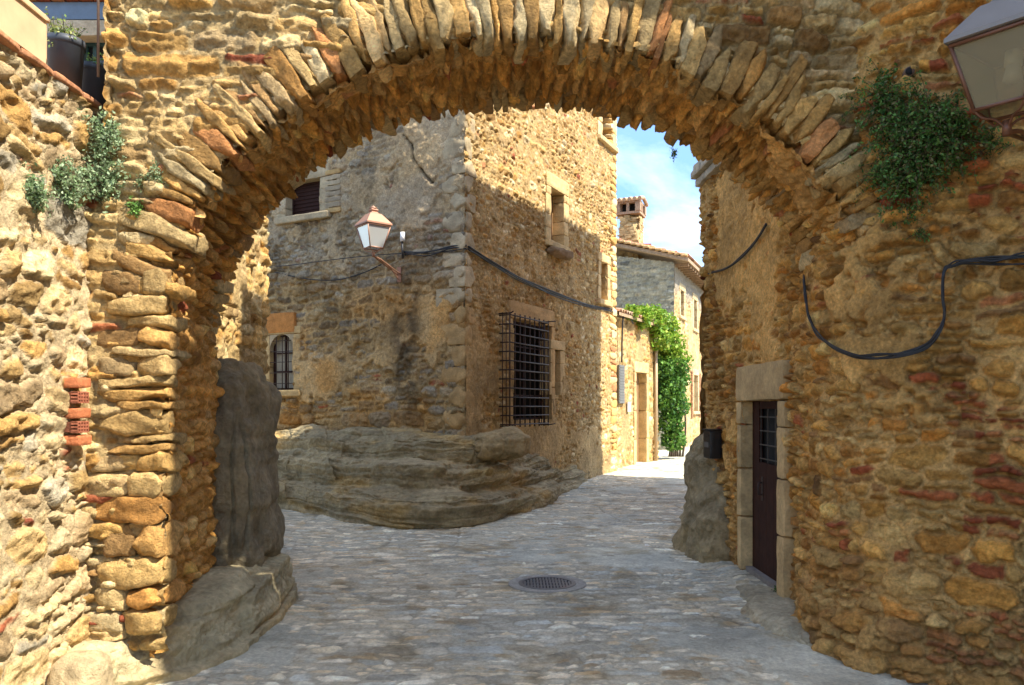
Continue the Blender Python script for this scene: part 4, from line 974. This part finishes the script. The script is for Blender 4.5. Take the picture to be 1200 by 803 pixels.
# ------------------------------------------------------------------ LANTERNS
def lantern(name, label, c, zl, rot, S, mfr, mroof, mgl, wallpt, side):
    """c=(x,y) axis, zl = height of lid edge, side = lid side length"""
    t = thing(name, label, 'street lamp', 'wall lanterns', loc=(c[0], c[1], zl))
    h = side/2; ca, sa_ = math.cos(rot), math.sin(rot)
    def W(x, y, z): return (c[0]+ca*x-sa_*y, c[1]+sa_*x+ca*y, zl+z)
    cor = [(-1, -1), (1, -1), (1, 1), (-1, 1)]
    def loft(A, lv, cap=True):
        v = []; q = []
        for (r, z) in lv: v += [W(a*r, b*r, z) for a, b in cor]
        for k in range(len(lv)-1):
            for i in range(4): j = (i+1) % 4; q.append((k*4+i, k*4+j, (k+1)*4+j, (k+1)*4+i))
        if cap: q += [(3, 2, 1, 0), tuple(len(lv)*4-4+i for i in range(4))]
        A.add(v, q, (.3,)*3)
    A = Acc(); loft(A, [(h*.94, -.005), (h*1.0, 0), (h*1.0, side*.05), (h*.96, side*.07), (h*.46, side*.40), (h*.42, side*.42), (h*.30, side*.44), (h*.20, side*.50), (h*.28, side*.56), (h*.22, side*.6)])
    ro = A.build('roof', mroof, t, smooth=False)
    A = Acc(); B = Acc(); prof = [(.05, .60), (.09, .62), (.09, .645), (.05, .66), (.045, .69), (.012, .73)]
    th = np.linspace(0, 2*math.pi, 14, endpoint=False); v = []
    for r, z in prof: v += [W(side*r*math.cos(a)*1.5, side*r*math.sin(a)*1.5, side*z) for a in th]
    A.add(v, [(k*14+i, k*14+(i+1) % 14, (k+1)*14+(i+1) % 14, (k+1)*14+i) for k in range(5) for i in range(14)], (.3,)*3); A.build('finial', mroof, ro)
    A = Acc(); hb = h*.52; ph = -.80*side; r = side*.022
    for a, b in cor: tube(A, [W(a*h*.90, b*h*.90, -.01), W(a*hb, b*hb, ph)], r, 6)
    for i in range(4):
        (a, b), (a2, b2) = cor[i], cor[(i+1) % 4]
        tube(A, [W(a*h*.90, b*h*.90, -.018), W(a2*h*.90, b2*h*.90, -.018)], r*1.1, 6); tube(A, [W(a*hb, b*hb, ph), W(a2*hb, b2*hb, ph)], r, 6)
        tube(A, smooth_pts([W(a*hb, b*hb, ph), W(a*hb*.75, b*hb*.75, ph-.09*side), W(a*hb*.35, b*hb*.35, ph-.12*side), W(0, 0, ph-.24*side)]), r*.7, 6)
    A.build('frame', mfr, t)
    for i in range(4):
        (a, b), (a2, b2) = cor[i], cor[(i+1) % 4]; A = Acc(); k1 = .875; hb2 = hb*.97
        v = [W(a*h*k1, b*h*k1, -.01), W(a2*h*k1, b2*h*k1, -.01), W(a2*hb2, b2*hb2, ph), W(a*hb2, b*hb2, ph)]
        A.add(v, [(0, 1, 2, 3)], (.6,)*3); A.build('glass_pane', mgl, t, smooth=False)
    A = Acc(); tube(A, [W(0, 0, -.05), W(0, 0, -.28*side)], side*.09, 10); tube(A, [W(0, 0, -.28*side), W(0, 0, -.46*side)], [side*.07, side*.10], 10); A.build('bulb', M_WHITE, t)
    A = Acc(); e = Vector(W(0, 0, ph-.24*side)); w = Vector(wallpt)
    tube(A, [e+Vector((0, 0, .05)), e-Vector((0, 0, .03))], side*.05, 10)
    dr = (w-e); dn = Vector((dr.x, dr.y, 0)).normalized(); sd = Vector((-dn.y, dn.x, 0))
    for k in (-1, 1):
        tube(A, [e+Vector((0, 0, -.01)), e+sd*k*.03*side*2+dr*.2, w+sd*k*.06*side], side*.028, 8)
    tube(A, smooth_pts([e+Vector((0, 0, -.02)), e+dr*.35+Vector((0, 0, .02)), e+dr*.7-Vector((0, 0, .02)), w-Vector((0, 0, .10*side/.45))]), side*.022, 8)
    fw = Face((w.x, w.y), (sd.x, sd.y)); pbox(A, (w.x, w.y, w.z), np.array([[sd.x, sd.y, 0], [dn.x, dn.y, 0], [0, 0, 1]]), (.035, .015, .13), (.1,)*3)
    A.build('bracket', mfr, t); return t
BW = ['left_face', 'right_face']
wp = ray(468, 322, BW, 0)
YL = wp.y-.95
lantern('wall_lantern', 'small faded copper lantern on the tall corner house', ((437.5-600)/FPX*YL, YL), EYE+(HOR-265)/FPX*YL, math.radians(38), 1, M_COPPER, M_COPPER, M_LGLASS, wp, .46)
RN = [RW]
YR = 4.12
wp2 = ray(1196, 165, RN, 0)
lantern('wall_lantern', 'large close brown lantern cut by the top right edge of the photo', ((1180-600)/FPX*YR, YR), EYE+(HOR-48)/FPX*YR, math.radians(40), 1, M_BROWN, M_CAPG, M_LGLASS2, (wp2.x+.1, wp2.y, wp2.z), .46)
# white sensor tube beside the lamp
A = Acc(); p = ray(472, 283, BW, .08); tube(A, [p+Vector((0, 0, -.3)), p+Vector((-.01, 0, 0))], .02, 8); o = A.build('conduit', M_BLACK); tag(o, 'black upright conduit with a white cap to the right of the copper lantern', 'conduit')
A = Acc(); tube(A, [p+Vector((0, 0, -.0)), p+Vector((0, 0, .16))], .045, 10); A.build('white_cap', M_WHITE, o)

# ------------------------------------------------------------------ CABLES
def cable(pts, names, label, r=.012, strands=1, off=.04, spread=.02, seed=1):
    A = Acc(); rg = random.Random(seed)
    W = [ray(px, py, names, off) for px, py in pts]
    for k in range(strands):
        Q = [w+Vector((rg.uniform(-.3, .3), rg.uniform(-.3, .3), rg.uniform(-1, 1)))*(spread if strands > 1 else 0) for w in W]
        tube(A, smooth_pts(Q, 8), r, 6)
    o = A.build('cable', M_BLACK); tag(o, label, 'cable'); return o
cable([(472, 296), (500, 297), (530, 291), (547, 290)], BW, 'black cable bundle running from the copper lantern to the house corner', .010, 5, .1, .045, 2)
cable([(549, 291), (575, 306), (610, 328), (650, 345), (690, 358), (718, 364)], ['right_face'], 'black cable bundle sagging along the shaded street face of the corner house', .011, 5, .09, .045, 3)
cable([(470, 297), (430, 300), (385, 305), (340, 311), (322, 312)], ['left_face'], 'thin upper cable left of the copper lantern', .008, 1, .06)
cable([(447, 310), (425, 320), (395, 328), (360, 327), (322, 319)], ['left_face'], 'thin lower sagging cable left of the copper lantern', .011, 1, .06)
cable([(1310, 296), (1250, 297), (1199, 300), (1165, 304), (1135, 306), (1117, 309), (1107, 318), (1105, 345), (1106, 370), (1098, 392), (1086, 405), (1060, 414), (1030, 418), (1000, 416), (975, 405), (958, 390), (948, 370), (944, 345), (942, 325)], [RW], 'thick black cable bundle hanging in a loop across the right wall', .006, 6, .11, .02, 5)
cable([(1300, 304), (1199, 310), (1165, 310), (1120, 309)], [RW], 'second short cable strand at the right edge beside the big loop', .005, 2, .09, .01, 6)
cable([(898, 264), (885, 284), (868, 302), (850, 314), (830, 320)], [RW], 'short black cable curving down from the arch to the right house corner', .009, 4, .1, .015, 7)
BV['low'] = None
A = Acc(); s_, _ = FO.pix(723.5); z1_ = FO.pix(723.5, 372)[1]; z2_ = FO.pix(723.5, 425)[1]
tube(A, smooth_pts([FO.w(s_, .12, z2_), FO.w(s_+.02, .12, (z1_+z2_)/2), FO.w(s_+.05, .14, z1_), FO.w(s_+.35, .16, z1_+.1), FO.w(s_+.8, .15, z1_-.1)]), .022, 6)
tag(A.build('cable', M_BLACK), 'black cable dropping to the grey shutter of the low house', 'cable')
# drain stub, right
p = ray(1063, 88, [RW], -.02); A = Acc(); tube(A, [p+Vector((.02, .1, 0)), p+Vector((-.02, -.07, -.005))], .031, 20); tg = A.build('drain_spout', M_PIPEG)
tag(tg, 'short round drain pipe end poking from the wall above the bush', 'pipe')
A = Acc(); q = p+Vector((-.0205, -.072, -.005)); tube(A, [q+Vector((0, .01, 0)), q+Vector((0, -.0015, 0))], .025, 20); A.build('bore_shade_disc', M_HOLE, tg)  # black disc on the pipe end, painted as the shade inside

# ------------------------------------------------------------------ PLANTS
def leaves(A, centers, size, cols, rg, up=.3, jit=1.0, aspect=1.6, fold=.25):
    n = len(centers); c = np.asarray(centers)
    d = rg.randn(n, 3); d[:, 2] += up; d /= np.linalg.norm(d, axis=1)[:, None]
    e = rg.randn(n, 3); e -= (e*d).sum(1)[:, None]*d; e /= np.linalg.norm(e, axis=1)[:, None]; f = np.cross(d, e)
    s = size*(1-jit/2+jit*rg.rand(n))[:, None]
    # a leaf is a folded hexagon of two quads, tip along e
    P = [c-e*s*aspect*.5, c-e*s*.1+f*s*.42+d*s*fold*.5, c+e*s*aspect*.5, c-e*s*.1-f*s*.42+d*s*fold*.5]
    V = np.stack(P, 1).reshape(-1, 3); i = np.arange(n)*4
    T = np.concatenate([np.stack([i, i+1, i+2], 1), np.stack([i, i+2, i+3], 1)])
    k = rg.randint(0, len(cols), n); cc = np.array(cols)[k]*(.7+.6*rg.rand(n))[:, None]
    A.add(V, None, np.repeat(cc, 4, 0), T)
GRN = [(.05, .12, .025), (.07, .16, .03), (.10, .2, .04), (.04, .09, .02)]
GRY = [(.30, .42, .22), (.36, .48, .28), (.22, .34, .15), (.42, .52, .30)]
def sprigs(name, label, cat, roots, nrm, n, ln, leaf, cols, seed, droop=.5, parent=None, group=None, wid=.0, stemc=(.12, .1, .05), per=14, cyl=1):
    """many leafy shoots from root points: nrm = outward direction"""
    rg = np.random.RandomState(seed); A = Acc(); S = Acc(); nrm = np.array(nrm, float); nrm /= np.linalg.norm(nrm); cs = []
    for i in range(n):
        r = np.array(roots[rg.randint(len(roots))], float); r = r+rg.randn(3)*wid*np.array([1, .4, 1])
        d = nrm*rg.uniform(.25, 1)+rg.randn(3)*.55; d /= np.linalg.norm(d); L = ln*rg.uniform(.4, 1.15)
        pts = []; p = r.copy()
        for k in range(7):
            pts.append(p.copy()); p = p+d*L/6; d = d+np.array([0, 0, -droop*.25]); d /= np.linalg.norm(d)
        tube(S, pts, np.linspace(.003, .001, 7)*(1+leaf*8), 4, stemc)
        for k in range(per):
            t = rg.uniform(.15, 1)*5.99; a = int(t); q = pts[a]*(1-(t-a))+pts[min(a+1, 6)]*(t-a); cs.append(q+rg.randn(3)*leaf*.9)
    leaves(A, cs, leaf, cols, rg)
    if parent is None:
        t = thing(name, label, cat, group, loc=tuple(roots[0])); S.build('stems', M_LEAF, t); A.build('foliage', M_LEAF, t); return t
    A.v += S.v; A.c += S.c
    off = sum(len(x) for x in A.v[:len(A.v)-len(S.v)])
    A.q += [q+off for q in S.q]; A.t += [x+off for x in S.t]
    return A.build(name, M_LEAF, parent)
LW = ['wall_face.001', 'arch_front']
names_l = [n for n in BV if n.startswith('wall_face')]
TW = names_l[0] if names_l[0] != 'wall_face' else names_l[0]
def rl(pts, names): return [tuple(ray(a, b, names, .0)) for a, b in pts]
TWN = [n for n in ('wall_face.001', 'wall_face') if n in BV][:1]
gp = 'caper bushes rooted in the left walls'
sprigs('wall_plant', 'small round grey-green clump growing lowest and leftmost on the terrace wall', 'plant', rl([(38, 222), (36, 232), (42, 238), (34, 216)], TWN), (1, -.4, .2), 80, .10, .014, GRY, 1, group=gp, wid=.014)
sprigs('wall_plant', 'bushy grey-green clump on the terrace wall right of the smallest leftmost one', 'plant', rl([(66, 200), (70, 212), (80, 218), (90, 212), (98, 218), (76, 232)], TWN), (1, -.4, .1), 190, .12, .014, GRY, 2, group=gp, wid=.025)
sprigs('wall_plant', 'tall trailing grey-green plant in the corner where terrace wall meets arch', 'plant', rl([(118, 150), (120, 170), (124, 190), (126, 205), (122, 220), (126, 160)], TWN+['arch_front']), (.6, -.8, 0), 260, .10, .013, GRY, 3, group=gp, wid=.035)
sprigs('wall_plant', 'tiny bright green clump on the arch face right of the trailing corner plant', 'plant', rl([(158, 240), (160, 246)], ['arch_front']), (0, -1, 0), 26, .06, .011, [(.14, .3, .06), (.2, .36, .08)], 4, group=gp, wid=.008)
sprigs('wall_plant', 'sparse sprig spread over the arch face under the ring', 'plant', rl([(183, 200), (190, 212), (170, 210)], ['arch_front']), (0, -1, 0), 26, .07, .011, GRY, 5, group=gp, wid=.015)
sprigs('wall_plant', 'single tiny sprig on the pier below the arch ring', 'plant', rl([(142, 362)], ['arch_front']), (0, -1, 0), 6, .03, .008, GRY, 6, group=gp)
wing = rl([(1042, 118), (1040, 135), (1075, 145), (1085, 140), (1100, 140), (1115, 150), (1070, 160), (1090, 170), (1050, 170), (1060, 190), (1080, 200), (1100, 185), (1065, 215), (1045, 210), (1085, 160), (1110, 165), (1075, 180), (1040, 120), (1130, 165)], [RW])
DG = [(.08, .20, .04), (.11, .25, .05), (.05, .13, .03), (.16, .30, .07), (.22, .20, .08)]
sprigs('wall_bush', 'large dark green bush rooted high in the right wall beside the brown lantern', 'bush', wing, (-.4, -.9, .1), 760, .27, .015, DG, 7, droop=.75, wid=.06, per=22, stemc=(.20, .13, .07))
gp2 = 'small dark sprigs beside the big wall bush'
sprigs('wall_plant', 'small dark green tuft right of the large bush under the lantern bracket', 'plant', rl([(1160, 165), (1168, 172)], [RW]), (-.4, -.9, .1), 34, .12, .012, DG, 8, group=gp2, wid=.03)
sprigs('wall_plant', 'thin dark green trailing sprig below the large bush', 'plant', rl([(1048, 262), (1068, 250), (1078, 272)], [RW]), (-.4, -.9, 0), 24, .11, .010, DG, 9, group=gp2, wid=.02)
sprigs('wall_plant', 'sprig hanging from the back edge of the arch against the sky', 'plant', [(1.36, 6.42, 3.9)], (0, .3, -1), 8, .1, .010, DG, 10)
sprigs('weed', 'tiny green weed in the kerb beside the dark door', 'plant', [G_(908, 702)+(.04,)], (0, -.2, 1), 6, .07, .012, GRN, 12)
# ivy
def ivy():
    rg = np.random.RandomState(5); t = thing('ivy', 'bright green climbing ivy pouring over the end of the low house', 'ivy', loc=(5.0, 24.2, .2))
    # blobs as (px, py, radius px, Y)
    bl = [(752, 372, 12, 23.8), (765, 372, 13, 23.8), (778, 384, 15, 23.7), (770, 395, 14, 23.6), (782, 405, 17, 23.7), (788, 425, 17, 23.8), (776, 430, 15, 23.6), (790, 448, 16, 23.9), (783, 455, 16, 23.7), (790, 475, 16, 23.9), (786, 495, 14, 23.9), (789, 515, 12, 24.0), (740, 366, 8, 23.9), (776, 470, 10, 23.7)]
    c = []; A = Acc()
    for (px, py, r, Y) in bl:
        tt = FO.pix(min(px, 776))[0]; Y = (FO.p+FO.d*tt)[1]-.35+max(0, px-776)*.02; r = r*1.12
        R = r/FPX*Y; n = int(900*(r/15)**2); d = rg.randn(n, 3); d /= np.linalg.norm(d, axis=1)[:, None]
        rad = R*(.45+.62*rg.rand(n)**.6)*(1+.45*n3(d[:, 0]*2.5+px, d[:, 1]*2.5, d[:, 2]*2.5+py, 4))
        c.append(np.array([(px-600)/FPX*Y, Y, EYE+(HOR-py)/FPX*Y])+d*rad[:, None]*np.array([1, .9, 1]))
    c = np.concatenate(c); top = c[:, 2] > 3.2
    leaves(A, c[~top], .085, [(.08, .20, .03), (.12, .28, .04), (.05, .14, .03), (.18, .36, .06)], rg, up=.2, aspect=1.1)
    leaves(A, c[top], .085, [(.22, .40, .04), (.30, .46, .05), (.16, .32, .035), (.38, .46, .06)], rg, up=.6, aspect=1.1)
    A.build('foliage', M_LEAF, t)
    S = Acc()
    for k in range(7):
        x0 = 4.95+.07*k; tube(S, smooth_pts([(x0, 24.2, .15), (x0+.05*rg.randn(), 24.2, 1.3), (x0-.15+.08*rg.randn(), 24.1, 2.6), (x0-.5+.1*rg.randn(), 23.9, 3.9)]), np.linspace(.04, .012, 19), 6, (.12, .09, .06))
    S.build('stems', M_LEAF, t)
ivy()
# planter and pots on the terrace wall
def pot(name, label, px0, px1, pyt, pyb, Y, seed, tall):
    xc = ((px0+px1)/2-600)/FPX*Y; r = (px1-px0)/2/FPX*Y; zt = EYE+(HOR-pyt)/FPX*Y; zb = 3.655
    t = thing(name, label, 'flower pot', 'dark grey pots on the terrace wall', loc=(xc, Y, zb)); A = Acc(); th = np.linspace(0, 2*math.pi, 48, endpoint=False)
    pr = [(.0, zb), (r*.72, zb), (r*.93, zt-.045), (r*.95, zt-.043), (r*1.0, zt-.04), (r*1.0, zt), (r*.93, zt), (r*.9, zt-.04), (0, zt-.045)]
    v = []
    for a, z in pr: v += [(xc+a*math.cos(b), Y+a*math.sin(b), z) for b in th]
    A.add(v, [(k*48+i, k*48+(i+1) % 48, (k+1)*48+(i+1) % 48, (k+1)*48+i) for k in range(len(pr)-1) for i in range(48)], (.05,)*3); A.build('pot', M_POT, t)
    rt = [(xc+random.uniform(-.5, .5)*r, Y+random.uniform(-.4, .4)*r, zt-.03) for _ in range(8)]
    sprigs('plant', None, None, rt, (0, -.1, 1), tall[0], tall[1], .014, tall[2], seed, droop=tall[3], parent=t, per=16)
pot('plant_pot', 'larger dark grey plastic pot of feathery herbs beside the cream planter', 56, 98, 48, 100, 4.72, 21, (46, .17, [(.25, .30, .08), (.35, .36, .12), (.16, .25, .06)], .1))
pot('plant_pot', 'smaller dark grey plastic pot in the corner against the arch wall', 91, 129, 80, 120, 5.02, 22, (26, .16, [(.18, .32, .05), (.3, .36, .1), (.12, .24, .04)], .9))
pl = thing('planter_box', 'long weathered cream terracotta trough at the top left corner', 'planter', loc=(-2.76, 3.6, 3.655)); A = Acc()
y0, y1 = 3.1, 4.28; 
for (c_, h_) in [((-2.60, (y0+y1)/2, 3.785), (.014, (y1-y0)/2, .13)), ((-2.86, (y0+y1)/2, 3.785), (.014, (y1-y0)/2, .13)), ((-2.73, y1-.012, 3.785), (.125, .013, .129)), ((-2.73, y0+.012, 3.785), (.125, .013, .129)), ((-2.73, (y0+y1)/2, 3.84), (.12, (y1-y0)/2-.02, .01))]:
    block(A, c_, np.eye(3), h_, seed=3, n=6, rnd=.02, amp=.004, col=(.5, .3, .15))
for (c_, h_) in [((-2.595, (y0+y1)/2, 3.905), (.022, (y1-y0)/2+.01, .016)), ((-2.73, y1, 3.906), (.13, .02, .016))]: block(A, c_, np.eye(3), h_, seed=4, n=6, rnd=.1, amp=.003, col=(.5, .3, .15))
A.build('trough', M_PLANTER, pl)
sprigs('plant', None, None, [(-2.73+random.uniform(-.08, .08), random.uniform(3.3, 3.95), 3.84) for _ in range(12)], (0, 0, 1), 46, .2, .018, [(.1, .25, .05), (.16, .32, .06)], 31, droop=.1, parent=pl)

# ------------------------------------------------------------------ LIGHT
EL = math.radians(53); sv = np.array([.887, -.461]); sv /= np.linalg.norm(sv)
sun = bpy.data.lights.new('sun', 'SUN'); sun.energy = 3.1; sun.angle = math.radians(.53); sun.color = (1, .93, .80)
so = bpy.data.objects.new('sun', sun); C.objects.link(so)
D = Vector((sv[0]*math.cos(EL), sv[1]*math.cos(EL), math.sin(EL)))
so.rotation_euler = D.to_track_quat('Z', 'Y').to_euler(); so.location = D*40
w = bpy.data.worlds.new('World'); bpy.context.scene.world = w; w.use_nodes = True; nt = w.node_tree; N = nt.nodes; L = nt.links
bg = N['Background']; sky = N.new('ShaderNodeTexSky'); sky.sky_type = 'NISHITA'; sky.sun_disc = False; sky.sun_elevation = EL
sky.sun_rotation = math.atan2(sv[0], sv[1]); sky.altitude = 300; sky.air_density = 1.0; sky.dust_density = .2; sky.ozone_density = 1.2
tc = N.new('ShaderNodeTexCoord'); mp = N.new('ShaderNodeMapping'); mp.inputs['Scale'].default_value = (2.2, 2.2, 6.0); mp.inputs['Rotation'].default_value = (.2, .1, .5)
nz = N.new('ShaderNodeTexNoise'); nz.inputs['Scale'].default_value = 1.6; nz.inputs['Detail'].default_value = 9; nz.inputs['Roughness'].default_value = .62; nz.inputs['Distortion'].default_value = .35
L.new(tc.outputs['Generated'], mp.inputs['Vector']); L.new(mp.outputs[0], nz.inputs['Vector'])
cr = N.new('ShaderNodeMapRange'); cr.inputs['From Min'].default_value = .44; cr.inputs['From Max'].default_value = .72; cr.inputs['To Max'].default_value = .4
L.new(nz.outputs['Fac'], cr.inputs['Value'])
mx = N.new('ShaderNodeMix'); mx.data_type = 'RGBA'; mx.inputs['B'].default_value = (5.2, 5.2, 5.1, 1)
sx = N.new('ShaderNodeSeparateXYZ'); L.new(tc.outputs['Generated'], sx.inputs[0])
zr = N.new('ShaderNodeMapRange'); zr.inputs['From Min'].default_value = .35; zr.inputs['From Max'].default_value = .7; zr.inputs['To Min'].default_value = 1.0; zr.inputs['To Max'].default_value = 1.9  # clouds thickened overhead, out of view, to add neutral fill light
L.new(sx.outputs['Z'], zr.inputs['Value'])
cm = N.new('ShaderNodeMath'); cm.operation = 'MULTIPLY'; L.new(cr.outputs[0], cm.inputs[0]); L.new(zr.outputs[0], cm.inputs[1]); cm.use_clamp = True
lo = N.new('ShaderNodeMapRange'); lo.inputs['From Min'].default_value = .25; lo.inputs['From Max'].default_value = .6; L.new(sx.outputs['Z'], lo.inputs['Value'])
tn = N.new('ShaderNodeMix'); tn.data_type = 'RGBA'; tn.inputs['A'].default_value = (.42, .52, .64, 1); tn.inputs['B'].default_value = (1, 1, 1, 1); L.new(lo.outputs[0], tn.inputs['Factor'])
mu = N.new('ShaderNodeMix'); mu.data_type = 'RGBA'; mu.blend_type = 'MULTIPLY'; mu.inputs['Factor'].default_value = 1; L.new(sky.outputs[0], mu.inputs['A']); L.new(tn.outputs['Result'], mu.inputs['B'])
L.new(cm.outputs[0], mx.inputs['Factor']); L.new(mu.outputs['Result'], mx.inputs['A']); L.new(mx.outputs['Result'], bg.inputs['Color'])
bg.inputs['Strength'].default_value = .15

# ------------------------------------------------------------------ CAMERA
cam = bpy.data.cameras.new('camera'); co = bpy.data.objects.new('camera', cam); C.objects.link(co)
co.location = (0, 0, EYE); co.rotation_euler = (math.radians(90), 0, 0)
cam.sensor_width = 36; cam.lens = FPX/1200*36; cam.shift_y = (HOR-401.5)/1200; cam.clip_start = .05; cam.clip_end = 1000
S = bpy.context.scene; S.camera = co
S.view_settings.view_transform = 'Standard'; S.view_settings.look = 'None'; S.view_settings.gamma = 1; S.view_settings.exposure = 1.85
S.render.engine = 'CYCLES'; S.cycles.max_bounces = 8; S.cycles.diffuse_bounces = 7
